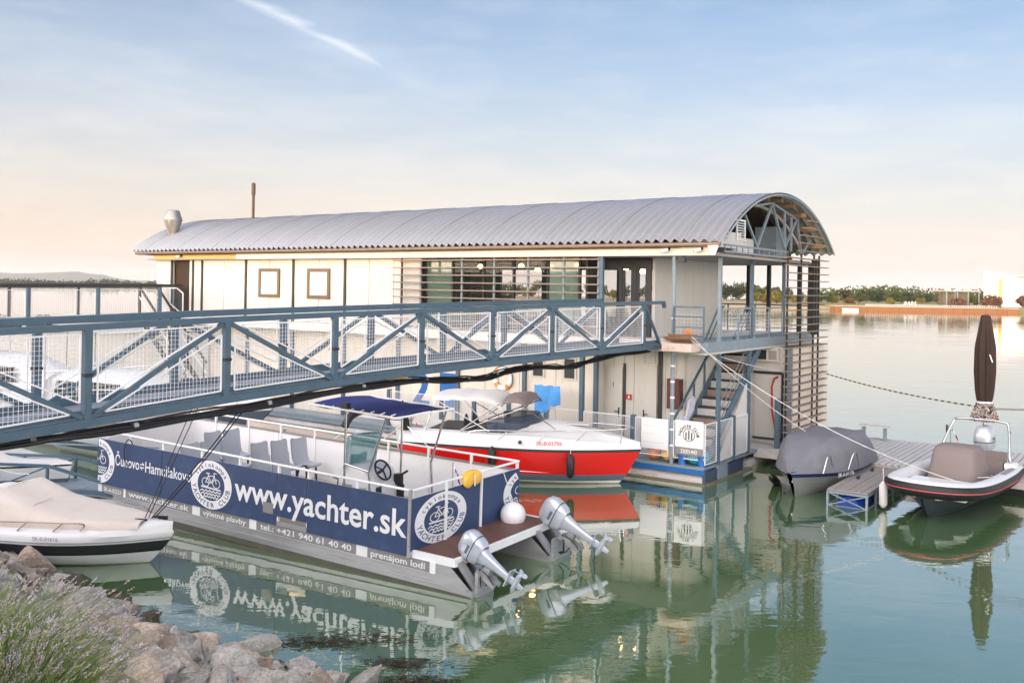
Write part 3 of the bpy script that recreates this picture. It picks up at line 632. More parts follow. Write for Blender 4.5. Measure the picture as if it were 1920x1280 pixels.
hbox('inner_wall', M['greypanel'], 4.0, 5.65, 3.69, 2.21, 5.73, 5.93)
hbox('inner_end_wall', M['greypanel'], 4.06, 5.73, 3.69, 3.98, 8.4, 5.93)
# interior seen through the glass
hbox('interior_floor', M['wood'], HL-.3, .66, 3.69, 4.1, 8.35, 3.71)
hbox('partition', M['soffit'], 14.6, .66, 3.71, 14.5, 8.35, 5.93)
for a_, w_ in ((13.0, .5), (11.3, .3), (9.0, .22), (7.45, .25), (5.6, .22), (3.0, .3)): hbox('back_pier', M['dark'], a_+w_/2+1.6, 8.3, 3.71, a_-w_/2+1.6, 8.42, 5.93)
hbox('back_sill', M['dark'], 15, 8.3, 3.71, 4.1, 8.42, 4.0); hbox('back_lintel', M['wood'], 15, 8.3, 5.76, 4.1, 8.42, 5.93)
hbox('back_wall', M['offwhite'], HL-.3, 8.3, 3.71, 13.0, 8.42, 5.93)
hbox('bar_counter', M['wood'], 12.6, 6.2, 3.71, 11.2, 7.0, 4.75)
for a_, b_, z_ in ((9.4, 2.6, 5.66), (8.4, 4.6, 5.62), (7.7, 2.6, 5.68), (6.4, 2.4, 5.64), (4.9, 1.6, 5.66), (3.6, 2.2, 5.6), (2.9, 2.0, 5.5)):
    L_ = tag(thing('pendant_lamp', 'small warm pendant lamp glowing under the houseboat ceiling', 'lamp', hw(a_, b_, z_), 0, 'pendant lamps inside the houseboat'))
    mb = MB(); mb.lathe((0, 0, 0), [(.02, .0), (.09, .02), (.10, .08), (.05, .14), (.01, .15)], n=12); mb.build('bulb', M['gold'], L_, 50)
    mb = MB(); mb.tube([(0, 0, .15), (0, 0, 5.93-z_)], .008, 5); mb.build('cord', M['black'], L_)
# roof
RB0, RB1, RZ, RISE = -.32, 8.82, 6.30, 1.54
Rr = (((RB1-RB0)/2)**2+RISE**2)/(2*RISE); RC = V(((RB0+RB1)/2, RZ+RISE-Rr)); A0 = math.asin((RB1-RB0)/2/Rr)
def arch(t, dr=0): th = -A0+2*A0*t; return (RC.x+(Rr+dr)*math.sin(th), RC.y+(Rr+dr)*math.cos(th))
PIT = .272; NW = 4
me = None
NSH = 24
for i in range(NSH):
    if me is None:
        mb = MB(); cols = NW*8
        rows = []
        for k in range(29):
            row = []
            for j in range(cols+1):
                x = j/8*PIT; dr = .058*math.cos(2*math.pi*j/8)
                y, zz = arch(k/28, dr); row.append(V((-x, y, zz)))
            rows.append(row)
        mb.grid(rows); me = mb.mesh('roof_sheet', M['roof'], 75)
    o = link('roof_sheet', me, HB, (.60-i*PIT*NW, 0, .010*(i % 2)))
for k in range(9):
    y, zz = arch(.06+k*.11, -.11)
    hpart('purlin', M['wood'], lambda mb: mb.bar((-HL, y, zz), (.45, y, zz), .07, .13))
hpart('roof_lining', mat('dark_timber_lining', (.06, .033, .018), .8), lambda mb: mb.grid([[V((x, arch(t/20, -.2)[0], arch(t/20, -.2)[1])) for x in (-25.2, -.75)] for t in range(21)]))
hpart('end_rib', M['offwhite'], lambda mb: mb.tube([(-.3, arch(t/24, -.26)[0], arch(t/24, -.26)[1]) for t in range(1, 24)], .045, 6), smooth=50)
hpart('verge_trim', M['steel_pale'], lambda mb: mb.tube([(.60, arch(t/28, -.012)[0], arch(t/28, -.012)[1]) for t in range(29)], .028, 6), smooth=50)
hpart('far_gable', M['offwhite'], lambda mb: mb.prism([arch(t/20, -.22) for t in range(21)], (.08, 0, 0), (-HL+.1, 0, 0), (0, 1, 0), (0, 0, 1)))
# gable truss at the near end
S2 = M['steel_pale']
hpart('ladder_beam', S2, lambda mb: (mb.bar((.1, .85, 6.08), (.1, 5.8, 6.08), .05), mb.bar((.1, .85, 6.26), (.1, 5.8, 6.26), .05), [mb.bar((.1, .9+k*.41, 6.10), (.1, .9+k*.41, 6.24), .025) for k in range(13)]))
for (b0, z0), (b1, z1) in (((2.25, 7.15), (3.2, 6.3)), ((3.2, 6.3), (4.35, 7.62)), ((4.35, 7.62), (5.45, 6.35)), ((5.45, 6.35), (6.6, 7.35)), ((5.45, 6.35), (5.45, 7.45)), ((6.05, 6.3), (6.05, 7.35)), ((2.9, 7.45), (4.4, 7.66)), ((4.4, 7.64), (6.6, 7.3)), ((7.0, 6.2), (7.9, 6.75)), ((6.6, 7.3), (7.0, 6.2))):
    hpart('truss_bar', S2, lambda mb: mb.bar((.1, b0, z0), (.1, b1, z1), .06))
lv = hpart('attic_louvre', M['whitep'], lambda mb: (mb.bar((.12, 1.65, 6.40), (.12, 1.65, 6.98), .04), mb.bar((.12, 2.22, 6.36), (.12, 2.22, 6.98), .04), mb.bar((.12, 1.64, 6.97), (.12, 2.23, 6.97), .045)))
for k in range(9): hpart('slat', M['whitep'], lambda mb: mb.box((.12, 1.93, 6.42+k*.067), (.07, .55, .018)), lv)
hpart('air_duct', M['whitep'], lambda mb: (mb.b2((-2.2, 2.3, 6.30), (-.9, 4.5, 6.78)), mb.b2((-2.4, 4.6, 6.25), (-1.2, 6.3, 6.7))))
hpart('air_unit', M['steel_pale'], lambda mb: mb.b2((-1.2, 6.4, 6.05), (-.5, 7.4, 7.1)))
hpart('attic_floor_edge', M['soffit'], lambda mb: mb.b2((-.6, .6, 6.0), (.02, 8.2, 6.05)))
# posts
def hpost(a, b, z0, z1, w=.09, m=None): return hbox('post', m or M['steel'], a-w/2, b-w/2, z0, a+w/2, b+w/2, z1)
hpost(0.0, .86, .44, 3.36, .10); hpost(0., .86, 3.69, 6.05, .09, S2); hpost(0, 3.0, .44, 3.36); hpost(0, 3.12, 3.69, 6.08); hpost(0, 5.75, 3.69, 6.08)
for a_ in (3.3, 2.19, 1.47, .42, .06): hpost(a_, 8.45, 3.69, 5.93, .12, M['dark'])
hpost(-.45, 7.3, 3.69, 6.1, .16, M['dark'])
dp = hpart('downpipe', M['steel_pale'], lambda mb: mb.tube([(-.97, .1, .44), (-.97, .1, 5.94)], .055, 12), smooth=50)
for k in range(9): hpart('band', M['whitep'], lambda mb: mb.tube([(-.97, .1, .9+k*.42), (-.97, .1, .95+k*.42)], .062, 12), dp)
# front and end fences
def fence_panel(p, q, z0, z1, sp=.06):
    p, q = V(p), V(q); d = (q-p); L = d.length; w_, f_ = MB(), MB()
    wire_mesh(w_, f_, (p.x, p.y, z0), d/L, (0, 0, 1), [(0, 0), (L, 0), (L, z1-z0), (0, z1-z0)], sp, .0035, .012)
    o = f_.build('fence_frame', M['wire'], HB); w_.build('wire_grid', M['wire'], o)
for a0, a1 in ((12.4, 11.2), (11.1, 9.0), (8.8, 7.7), (7.5, 6.4), (6.2, 5.0), (4.9, 3.85), (3.68, 2.18), (2.04, 1.06), (.90, .05)): fence_panel((-a0, .08, 0), (-a1, .08, 0), .62, 1.58)
for a_ in (11.15, 8.9, 7.6, 6.28, 4.95, 3.76, 2.11): hbox('fence_post', M['steel'], a_-.06, .02, .3, a_+.06, .14, 1.63 if a_ != 3.76 else 3.38)
for b0, b1 in ((.06, .78), (.95, 1.85), (2.0, 2.92)): fence_panel((0, b0, 0), (0, b1, 0), .52, 1.56, .07)
hpost(0, 1.92, .42, 1.62, .1); hpost(-.38, 4.3, .44, 1.9, .13)
# upper railings
def rail(p, q, z0, levels, mesh=True, m=None, slope=0):
    p, q = V(p), V(q); mb = MB()
    for i, l in enumerate(levels): mb.bar((p.x, p.y, z0+l), (q.x, q.y, z0+l+slope), .045 if i == len(levels)-1 else .03)
    n = max(2, round((q-p).length/1.1)+1)
    for k in range(n): c = p.lerp(q, k/(n-1)); mb.bar((c.x, c.y, z0-.02), (c.x, c.y, z0+levels[-1]), .04)
    o = mb.build('railing', m or M['steel'], HB)
    if mesh:
        w_ = MB(); d = q-p; wire_mesh(w_, None, (p.x, p.y, z0), d/d.length, (0, 0, 1), [(0, levels[0]), (d.length, levels[0]), (d.length, levels[-1]-.1), (0, levels[-1]-.1)], .1, .003); w_.build('wire_grid', M['wire'], o)
rail((-.92, .02, 0), (-.08, .02, 0), 3.69, (.14, .38, .65, .90))
rail((.0, .95, 0), (.0, 5.7, 0), 3.69, (.12, .86), True, S2)
rail((.0, 8.45, 0), (-3.9, 8.45, 0), 3.69, (.12, .5, .90), True)
for a_, b_ in ((.55, 1.2), (.15, 2.2)): hpart('stair_handrail', M['steel'], lambda mb: (mb.bar((-a_, b_, 3.69), (-a_+.0, b_+.9, 4.6), .04), mb.bar((-a_, b_+.3, 3.69), (-a_, b_+1.2, 4.6), .03), mb.bar((-a_, b_+.9, 4.6), (-a_, b_+1.3, 4.6), .04)))
# staircase, treads one by one
st = hpart('staircase', M['steel'], lambda mb: (mb.bar((-.09, .15, .42), (-.09, 4.05, 3.40), .05, .24), mb.bar((-1.03, .15, .42), (-1.03, 4.05, 3.40), .05, .24)))
for k in range(12):
    zz = .62+k*.232; bb = .40+k*.305
    hpart('tread', M['dark'], lambda mb: mb.b2((-1.0, bb-.13, zz-.03), (-.12, bb+.13, zz+.02)), st)
    hpart('riser', M['plank'] if k % 3 else M['slatwood'], lambda mb: mb.b2((-1.0, bb+.14, zz+.02), (-.12, bb+.17, zz+.20)), st)
hpart('stair_cladding', M['offwhite'], lambda mb: mb.prism([(.95, .46), (3.0, .46), (3.0, 2.45)], (.03, 0, 0), (-.06, 0, 0), (0, 1, 0), (0, 0, 1)))
for k in range(3): hpart('stair_rail', M['chrome'], lambda mb: mb.tube([(-.10, .9, 1.28+.25*k), (-.10, 3.2, 3.04+.25*k)], .014, 6), st)
hpart('stair_banister', M['steel'], lambda mb: (mb.bar((-1.08, .3, 1.45), (-1.08, 2.9, 3.4), .05), mb.bar((-1.08, .3, .45), (-1.08, .3, 1.45), .05), mb.bar((-1.08, 1.7, 1.6), (-1.08, 1.7, 2.5), .04), mb.bar((-1.08, 2.4, 2.1), (-1.08, 2.4, 3.1), .04)))
# trellis of timber slats over the near end
for k in range(24):
    zz = .95+k*.2215
    hpart('trellis_slat', M['slatwood'], lambda mb: mb.box((.66, 6.0, zz), (.14, 3.75, .028)))
for k, (b0, b1) in enumerate(((5.2, 7.75), (5.3, 7.55), (5.3, 7.2), (5.6, 6.8), (6.0, 6.7))): hpart('trellis_slat', M['slatwood'], lambda mb: mb.box((.66, (b0+b1)/2, 6.28+k*.235), (.12, b1-b0, .028)))
for b_ in (4.36, 5.55, 6.75, 7.25): hpart('trellis_post', M['dark'], lambda mb: mb.bar((.60, b_, .75), (.60, b_, 6.2 if b_ > 4.5 else 6.2), .05))
# rooftop pieces
def flue(name, a, b, z0, prof, m):
    return hpart(name, m, lambda mb: mb.lathe((-a, b, z0), prof, n=18), smooth=35)
flue('chimney', 24.35, .85, 6.72, [(.16, 0), (.16, .25), (.20, .32), (.38, .92), (.38, .96), (.26, 1.30), (.23, 1.32)], mat('dull_metal_cowl', (.30, .29, .27), .35, metal=.7))
flue('flue_pipe', 21.87, 3.0, 7.6, [(.06, 0), (.06, 1.15), (.085, 1.16), (.085, 1.62), (.06, 1.68)], mat('dark_brown_flue', (.085, .045, .025), .6))
hpart('vent_pipe', M['steel'], lambda mb: (mb.tube([(-.3, 8.35, 6.45), (-.3, 8.55, 6.85), (-.3, 8.6, 7.05)], .08, 10), mb.lathe((-.3, 8.6, 7.05), [(.08, 0), (.085, .25), (.12, .27), (.12, .62), (.09, .64)], n=12)), smooth=40)
for i in range(3): pass
# things fixed on or lying about the houseboat
def hthing(name, label, cat, a, b, z, group=None): return thing(name, label, cat, hw(a, b, z), HROT, group)
def part(parent, name, m, fn, smooth=None):
    mb = MB(); fn(mb); return mb.build(name, m, parent, smooth)
for a_, lab in ((1.05, 'white security camera on the fascia above the downpipe'), (.12, 'white security camera at the near end of the fascia'), (22.6, 'white security camera above the far doorway')):
    c = hthing('security_camera', lab, 'security camera', a_, -.07 if a_ < 20 else .09, 6.06, 'cameras on the fascia')
    part(c, 'bracket', M['dark'], lambda mb: mb.tube([(0, 0, .06), (0, -.06, .02)], .035, 8)); part(c, 'body', M['whitep'], lambda mb: mb.tube([(.02, -.10, .03), (-.14, -.16, -.02)], .045, 10), 40); part(c, 'lens', M['black'], lambda mb: mb.tube([(-.14, -.16, -.02), (-.155, -.166, -.025)], .036, 10))
sp_ = hthing('floodlight', 'small dark floodlight beside the downpipe under the eave', 'lamp', .72, .12, 5.86)
part(sp_, 'bracket', M['dark'], lambda mb: mb.bar((0, 0, .1), (0, -.05, 0), .03)); part(sp_, 'head', M['dark'], lambda mb: mb.box((0, -.1, -.03), (.2, .1, .14)))
lb = hthing('lifebuoy', 'white and orange lifebuoy hung on the cream lower wall', 'lifebuoy', 7.09, .84, 2.2)
def torus(mb, R0, r0, a0=0, a1=6.2832, n=40, m=12):
    mb.grid([[V(((R0+r0*math.cos(2*math.pi*j/m))*math.cos(a0+(a1-a0)*i/n), r0*.8*math.sin(2*math.pi*j/m), (R0+r0*math.cos(2*math.pi*j/m))*math.sin(a0+(a1-a0)*i/n))) for j in range(m+1)] for i in range(n+1)])
part(lb, 'ring', M['whitep'], lambda mb: torus(mb, .29, .075), 60)
for k in range(4): part(lb, 'band', M['orange'], lambda mb: torus(mb, .29, .080, .5+k*1.571, .95+k*1.571, 8), 60)
part(lb, 'grab_line', M['darkrope'], lambda mb: mb.tube([(.40*math.cos(t*.26-.6), -.02, .40*math.sin(t*.26-.6)) for t in range(14)], .012, 6))
tp = MB(); tp.grid([[V((i*.1, .03*math.sin(i*1.3+j*.5)-.02, .72-j*.09-(.20*(1-(i/9.0)) if j else 0)*(1 if i < 6 else .3)*j/3-.02*math.sin(i*2.0))) for j in range(7 if True else 0)] for i in range(10)])
tpo = tag(tp.build('tarpaulin', M['tarp'], smooth=60), 'crumpled blue tarpaulin hung over the mesh fence rail', 'tarpaulin'); tpo.matrix_world = Matrix.Translation(hw(5.32, .0, 1.5)) @ Matrix.Rotation(HROT, 4, 'Z')
fb = hthing('hose_cabinet', 'dark red-brown hose cabinet on the grey lower wall', 'cabinet', 1.42, 1.14, 1.75)
part(fb, 'case', mat('dark_red_steel', (.07, .02, .016), .5), lambda mb: mb.b2((-.2, -.05, 0), (.2, .15, .82))); part(fb, 'door', mat('dark_red_door', (.10, .028, .022), .45), lambda mb: mb.b2((-.17, -.065, .03), (.17, -.05, .79)))
al = hthing('fire_alarm', 'small red fire alarm box between the grey doors', 'alarm box', 2.9, 1.28, 1.95)
part(al, 'case', M['red'], lambda mb: mb.b2((-.07, -.06, -.07), (.07, .0, .07))); part(al, 'button', M['whitep'], lambda mb: mb.b2((-.0, -.07, -.03), (.05, -.06, .03)))
ac = hthing('air_conditioner', 'small wall air conditioner above the grey end door', 'air conditioner', .10, 4.7, 2.95)
part(ac, 'case', M['offwhite'], lambda mb: mb.b2((-.33, 0, 0), (.33, .17, .38))); part(ac, 'fan_grille', M['dark'], lambda mb: mb.b2((-.29, -.01, .05), (-.03, 0, .33))); part(ac, 'vent_panel', M['soffit'], lambda mb: mb.b2((.04, -.01, .05), (.29, 0, .33)))
# fence signs
sg = hthing('notice_board', 'blank-looking white notice with faint grey lines on the mesh fence', 'sign', 1.84, .055, .78)
part(sg, 'panel', M['vinylw'], lambda mb: mb.b2((0, -.012, 0), (.78, .004, .80)))
part(sg, 'faded_print', mat('faded_grey_print', (.55, .56, .57), .6), lambda mb: [mb.b2((.06+.09*k, -.0145, zz), (.06+.09*k+.05, -.0122, zz+.022)) for zz, n in ((.60, 4), (.38, 4), (.16, 7)) for k in range(n)])
cs = hthing('club_sign', 'white club sign with arched black lettering and grey number strip', 'sign', .84, .055, .72)
part(cs, 'panel', M['vinylw'], lambda mb: mb.b2((0, -.012, .20), (.78, .004, .90)))
part(cs, 'number_strip', M['greyv'], lambda mb: mb.b2((0, -.014, .0), (.78, .004, .195)))
part(cs, 'arched_lettering', M['dark'], lambda mb: arc_text(mb, 'YACHTER CLUB', (.39, -.0165, .50), (1, 0, 0), (0, 0, 1), .26, .26, math.pi*1.02, -.02*math.pi, .42, True, .03))
part(cs, 'emblem', M['dark'], lambda mb: (ring2(mb, (.39, -.016, .53), (1, 0, 0), (0, 0, 1), .17, .17, .90, 1.0), [stroke(mb, [(-.08+.08*k, -.10), (-.08+.08*k, .07+.05*(k == 1))], .035, (.39, -.016, .52), (1, 0, 0), (0, 0, 1)) for k in range(3)]))
part(cs, 'number', M['vinylw'], lambda mb: text(mb, '32001443', (.39, -.0165, .05), (1, 0, 0), (0, 0, 1), width=.46, height=.15, bold=.015, center=True))
def buoy(a, b, z, r, m, lab, sq=(1, 1, 1)):
    t = hthing('mooring_buoy', lab, 'buoy', a, b, z+r*sq[2]); part(t, 'float_body', m, lambda mb: mb.sph((0, 0, 0), r, sq=sq), 60); part(t, 'eye', M['black'], lambda mb: mb.lathe((0, 0, r*sq[2]-.02), [(.05, 0), (.05, .05), (.02, .07)], n=10)); return t
buoy(1.12, .32, .44, .23, M['yellow'], 'round yellow buoy behind the banded downpipe'); buoy(1.62, .38, .44, .21, M['orange'], 'round orange buoy behind the white notice')
buoy(.34, .36, .44, .22, M['turq'], 'turquoise buoy under the club sign', (1.5, 1, 1))
for a_, lab in ((.68, 'blue mooring bollard beside the yellow buoy'), (.12, 'blue and white mooring bollard at the deck corner')):
    t = hthing('bollard', lab, 'bollard', a_, .14, .44, 'bollards on the deck edge'); part(t, 'post', M['bluepaint'], lambda mb: mb.lathe((0, 0, 0), [(.11, 0), (.10, .03), (.10, .24), (.12, .25), (.12, .29)], n=14), 40); part(t, 'base_plate', M['steel_pale'], lambda mb: mb.b2((-.15, -.1, 0), (.15, .12, .012)))
for k, (a_, b_, z_, lab) in enumerate(((1.02, .55, .5, 'pale lavender paddle board leaning on the stair, lower one'), (.98, 1.05, 1.0, 'pale lavender paddle board leaning on the stair, upper one'))):
    t = hthing('paddle_board', lab, 'paddle board', a_+.12, b_, z_); part(t, 'board', mat('pale_lavender_board', (.60, .61, .72), .4), lambda mb: mb.prism([(0, 0), (.16, -.1), (.34, .1), (.62, .75), (.66, 1.0), (.52, 1.1), (.3, 1.0), (.02, .3)], (.06, 0, 0), (0, 0, 0), (0, 1, 0), (0, 0, 1))); part(t, 'fin', M['dark'], lambda mb: mb.box((.07, .2, .12), (.02, .08, .1)))
pp = hthing('rope_heap', 'heap of brown boards and tangled line on the gangway landing', 'heap', .58, -.28, 3.67)
for k in range(9): part(pp, 'board', M['wood'] if k % 2 else M['rust'], lambda mb: mb.bar((-.38+RND.uniform(-.05, .05), RND.uniform(-.2, .2), .03+k*.022), (.36+RND.uniform(-.05, .05), RND.uniform(-.2, .2), .03+k*.022), .07, .022))
part(pp, 'line_coil', M['orange'], lambda mb: mb.tube([(.2+.1*math.cos(t*.7), .0+.08*math.sin(t*.7), .24+.004*t) for t in range(28)], .012, 5))
# ------------------------------------------------------------------ gangways
def interp(tab, k):
    n = len(tab)-1
    if k <= 0: return tab[0]+(tab[1]-tab[0])*k
    if k >= n: return tab[n]+(tab[n]-tab[n-1])*(k-n)
    i = int(k); return tab[i]+(tab[i+1]-tab[i])*(k-i)
ZT = [4.414, 4.475, 4.520, 4.559, 4.595, 4.632, 4.662, 4.684]; ZB = [3.173, 3.30, 3.385, 3.445, 3.470, 3.485, 3.510, 3.525]
SPN = 2.134
GW = thing('gangway', 'long slate-blue truss gangway with white mesh sides crossing the picture', 'gangway', (-5.48, 12.0, 0), math.atan2(12, 8.9))
def gpart(name, m, fn, parent=GW, smooth=None):
    mb = MB(); fn(mb); return mb.build(name, m, parent, smooth)
K0, K1 = -4, 7.45
ks = [K0+i for i in range(12)]
def zt(k): return interp(ZT, k)
def zb(k): return interp(ZB, k)
WD = 1.30
for y, dz in ((0, 0), (WD, .035)):
    top = [(k*SPN, y, zt(k)+dz) for k in ks if k <= 7]; bot = [(k*SPN, y, zb(k)) for k in ks if k <= 7]+[(K1*SPN, y, zb(K1))]
    if y == 0:
        gpart('top_chord', M['steel'], lambda mb: [mb.bar(p, q, .085, .085) for p, q in zip(top, top[1:])]+[mb.bar((7*SPN, y, zt(7)), (7.5*SPN, y, zt(7)+.01), .085, .085), mb.bar((7.5*SPN, y, zt(7)+.03), (7.54*SPN, y, zt(7)-.12), .085, .085)])
    else:
        gpart('top_chord', M['steel'], lambda mb: [mb.bar(p, q, .10, .10) for p, q in zip(top, top[1:])])
    gpart('bottom_chord', M['steel'], lambda mb: [mb.bar(p, q, .10, .115) for p, q in zip(bot, bot[1:])])
    gpart('toe_rail', M['steel'], lambda mb: [mb.bar((p[0], y+(.05 if y == 0 else -.05), p[2]+.115), (q[0], y+(.05 if y == 0 else -.05), q[2]+.115), .02, .10) for p, q in zip(bot, bot[1:])])
    for k in ks:
        if k > 7: continue
        gpart('truss_post', M['steel'], lambda mb: mb.bar((k*SPN, y, zb(k)+.058), (k*SPN, y, zt(k)-.043), .095, .10, up=(1, 0, 0)))
        gpart('post_clamp', M['dark'], lambda mb: mb.box((k*SPN, y, (zb(k)+zt(k))/2-.0), (.118, .118, .045)))
        # V diagonals: low joints at the even posts
        if k % 2 == 0: A_, B_ = (k*SPN+.06, y, zb(k)+.06), ((k+1)*SPN-.05, y, zt(k+1)-.05)
        else: A_, B_ = (k*SPN+.05, y, zt(k)-.05), ((min(k+1, K1))*SPN-.06, y, zb(min(k+1, K1))+.07)
        gpart('diagonal', M['steel'], lambda mb: mb.bar(A_, B_, .06, .06))
        if k > 6: continue
        # two mesh triangles per bay, each with its own rod frame
        ym = y+(-.035 if y == 0 else .035); L = SPN
        lo0, lo1, hi0, hi1 = zb(k)+.13, zb(k+1)+.13, zt(k)-.085, zt(k+1)-.085
        ox = k*SPN
        if k % 2 == 0:
            t1 = [(.13, lo0-lo0+.13), (.13, hi0-lo0), (L-.20, hi1-lo0)]; t2 = [(.24, .0+.02*(lo1-lo0)), (L-.11, lo1-lo0), (L-.11, hi1-lo0-.14)]
        else:
            t1 = [(.24, hi0-lo0), (L-.11, hi1-lo0), (L-.11, lo1-lo0+.14)]; t2 = [(.13, 0.0), (L-.24, (lo1-lo0)), (.13, hi0-lo0-.14)]
        for tri in (t1, t2):
            w_, f_ = MB(), MB()
            wire_mesh(w_, f_, (ox, ym, lo0), (1, 0, 0), (0, 0, 1), tri, .060, .0029, .010)
            o = f_.build('mesh_frame', M['wire'], GW); w_.build('wire_grid', M['wire'], o)
deckg = mat('galvanised_grating', (.26, .29, .34), .5, var=.2, vscale=8)
for k in ks:
    for h in (0, 1, 2):
        k_a, k_b = k+h/3, min(k+(h+1)/3, K1)
        if k_b <= k_a: continue
        gpart('deck_plate', deckg, lambda mb: mb.bar((k_a*SPN+.006, WD/2, zb(k_a)+.03), (k_b*SPN-.006, WD/2, zb(k_b)+.03), WD-.12, .03))
    gpart('cross_beam', M['steel'], lambda mb: mb.bar((k*SPN, .06, zb(k)-.02), (k*SPN, WD-.06, zb(k)-.02), .06, .06))
# supply hoses slung under the gangway
hose = thing('supply_hose', 'bundle of black hoses and cables slung below the gangway', 'hose')
pts = [(-9.6, 7.2, 2.72), (-7.4, 9.9, 2.93), (-6.2, 11.3, 3.00), (-5.45, 12.02, 3.04), (-4.15, 13.72, 3.13), (-2.9, 15.4, 3.25), (-1.9, 17.0, 3.27), (-1.1, 18.8, 3.13), (-.5, 19.8, 3.10), (.1, 20.6, 3.21), (.9, 21.5, 3.20), (1.35, 22.0, 3.16), (1.85, 22.7, 3.24), (2.6, 23.5, 3.36), (3.6, 24.6, 3.42)]
def curve(pts, n=6):
    out = []; P = [V(p) for p in pts]
    for i in range(len(P)-1):
        a, b, c, d = P[max(i-1, 0)], P[i], P[i+1], P[min(i+2, len(P)-1)]
        for j in range(n):
            t = j/n; out.append(0.5*((2*b)+(c-a)*t+(2*a-5*b+4*c-d)*t*t+(3*b-a-3*c+d)*t**3))
    return out+[P[-1]]
cp = curve(pts)
def shift(ps, dx, dy, dz, wob=0): return [p+V((dx, dy, dz+wob*math.sin(i*.9))) for i, p in enumerate(ps)]
part(hose, 'hose', M['black'], lambda mb: mb.tube(cp, .038, 8), 60); part(hose, 'hose', M['black'], lambda mb: mb.tube(shift(cp, .07, -.05, -.02, .012), .030, 8), 60)
part(hose, 'cable', mat('brown_cable', (.09, .055, .03), .6), lambda mb: mb.tube(shift(cp[:60], -.05, .02, .05, .02), .016, 6), 60)
part(hose, 'cable', M['black'], lambda mb: mb.tube(shift(cp, .02, .0, .05, -.015), .014, 6), 60)
for i in (9, 14, 20, 26, 32, 38, 44, 50): part(hose, 'clamp', M['alu'], lambda mb: mb.tube([cp[i]-(cp[i+1]-cp[i]).normalized()*.03, cp[i]+(cp[i+1]-cp[i]).normalized()*.03], .062, 8))
part(hose, 'warning_tape', M['yellow'], lambda mb: mb.tube([cp[34]+V((0, 0, .09)), cp[36]+V((0, 0, .09))], .035, 8))

# second gangway to the far door
G2 = thing('access_ramp', 'second gangway with dark handrails and white mesh by the far door', 'gangway', hw(22.55, 0.0, 0), HROT-math.pi/2)
def g2(name, m, fn, smooth=None, parent=None):
    mb = MB(); fn(mb); return mb.build(name, m, parent or G2, smooth)
def z2(t): return 3.74-.012*t
for y, pw in ((0, .11), (-1.35, .08)):
    g2('handrail', M['dark'], lambda mb: mb.bar((-.1, y, z2(0)+1.16), (24, y, z2(24)+1.16), .09, .12)); g2('stringer', M['steel'], lambda mb: mb.bar((-.1, y, z2(0)-.1), (24, y, z2(24)-.1), .10, .2))
    for k in range(9):
        t = .9+k*2.56; g2('post', M['steel'] if y == 0 else M['dark'], lambda mb: mb.bar((t, y, z2(t)-.1), (t, y, z2(t)+1.10), pw, pw, up=(1, 0, 0)))
        if k < 6:
            w_, f_ = MB(), MB(); wire_mesh(w_, f_, (t+.1, y-.04, z2(t)+.08), (1, 0, 0), (0, 0, 1), [(0, 0), (2.36, 0), (2.36, .92), (0, .92)], .075, .003, .011)
            o = f_.build('mesh_frame', M['wire'], G2); w_.build('wire_grid', M['wire'], o)
g2('deck_plate', deckg, lambda mb: mb.bar((-.2, -.67, z2(0)), (24, -.67, z2(24)), 1.25, .04))
s2 = thing('outside_stair', 'steep dark-railed stair dropping from the far door landing', 'stair', hw(22.9, -.05, 0), HROT)
def s2p(name, m, fn): mb = MB(); fn(mb); return mb.build(name, m, s2)
for y in (-.15, -.95):
    s2p('stringer', M['dark'], lambda mb: mb.bar((-.9, y, 3.7), (2.6, y, .6), .06, .2)); s2p('handrail', M['dark'], lambda mb: mb.bar((-.9, y, 4.85), (2.4, y, 1.95), .07)); s2p('mid_rail', M['whitep'], lambda mb: mb.bar((-.9, y, 4.45), (2.4, y, 1.55), .035))
    for k in range(4): s2p('baluster', M['dark'], lambda mb: mb.bar((-.9+k*1.05, y, 3.7-k*.93), (-.9+k*1.05, y, 4.85-k*.93), .05))
for k in range(12): s2p('tread', M['steel'], lambda mb: mb.box((-.7+k*.28, -.55, 3.5-k*.25), (.24, .75, .03)))
gt = hthing('mesh_gate', 'small cut-corner mesh gate across the far doorway', 'gate', 23.2, .0, 3.75)
w_, f_ = MB(), MB(); wire_mesh(w_, f_, (0, 0, 0), (1, 0, 0), (0, 0, 1), [(0, .42), (.85, 0), (.85, .85), (.45, 1.05), (0, 1.05)], .09, .006, .018); o = f_.build('frame', M['whitep'], gt); w_.build('wire_grid', M['steel'], o)
tw = MB(); tw.grid([[V((i*.05, .02*math.sin(i*1.7+j*.4), 1.1-j*.08)) for j in range(10)] for i in range(9)]); o = tag(tw.build('towel', M['vinylw'], smooth=60), 'white towel hung over the landing rail by the far door', 'towel'); o.matrix_world = Matrix.Translation(hw(24.0, -.12, 3.8)) @ Matrix.Rotation(HROT, 4, 'Z')

# ------------------------------------------------------------------ jetty, umbrella
JT = thing('jetty', 'grey weathered plank jetty joined to the near end of the houseboat', 'jetty', HC, HROT)
for i in range(88):
    x = .62+i*.165; mb = MB(); d0, d1 = RND.uniform(-.03, .03), RND.uniform(-.05, .05)
    mb.b2((x, 3.72+d0, .42), (x+.138, 8.3+d1, .465+RND.uniform(-.006, .006))); mb.build('plank', M['plank'], JT)
mb = MB(); mb.b2((-.55, 3.8, .40), (.60, 4.86, .445)); mb.build('end_board', M['plank'], JT)
mb = MB(); mb.bar((-.1, 3.74, .32), (15.1, 3.74, .32), .10, .18); mb.build('edge_beam', mat('pale_timber_beam', (.50, .46, .42), .8, var=.2, vscale=3), JT)
mb = MB(); [mb.b2((.9+i*2.4, 4.2, -.4), (2.6+i*2.4, 7.8, .26)) for i in range(6)]; mb.build('float_blocks', M['dark'], JT)
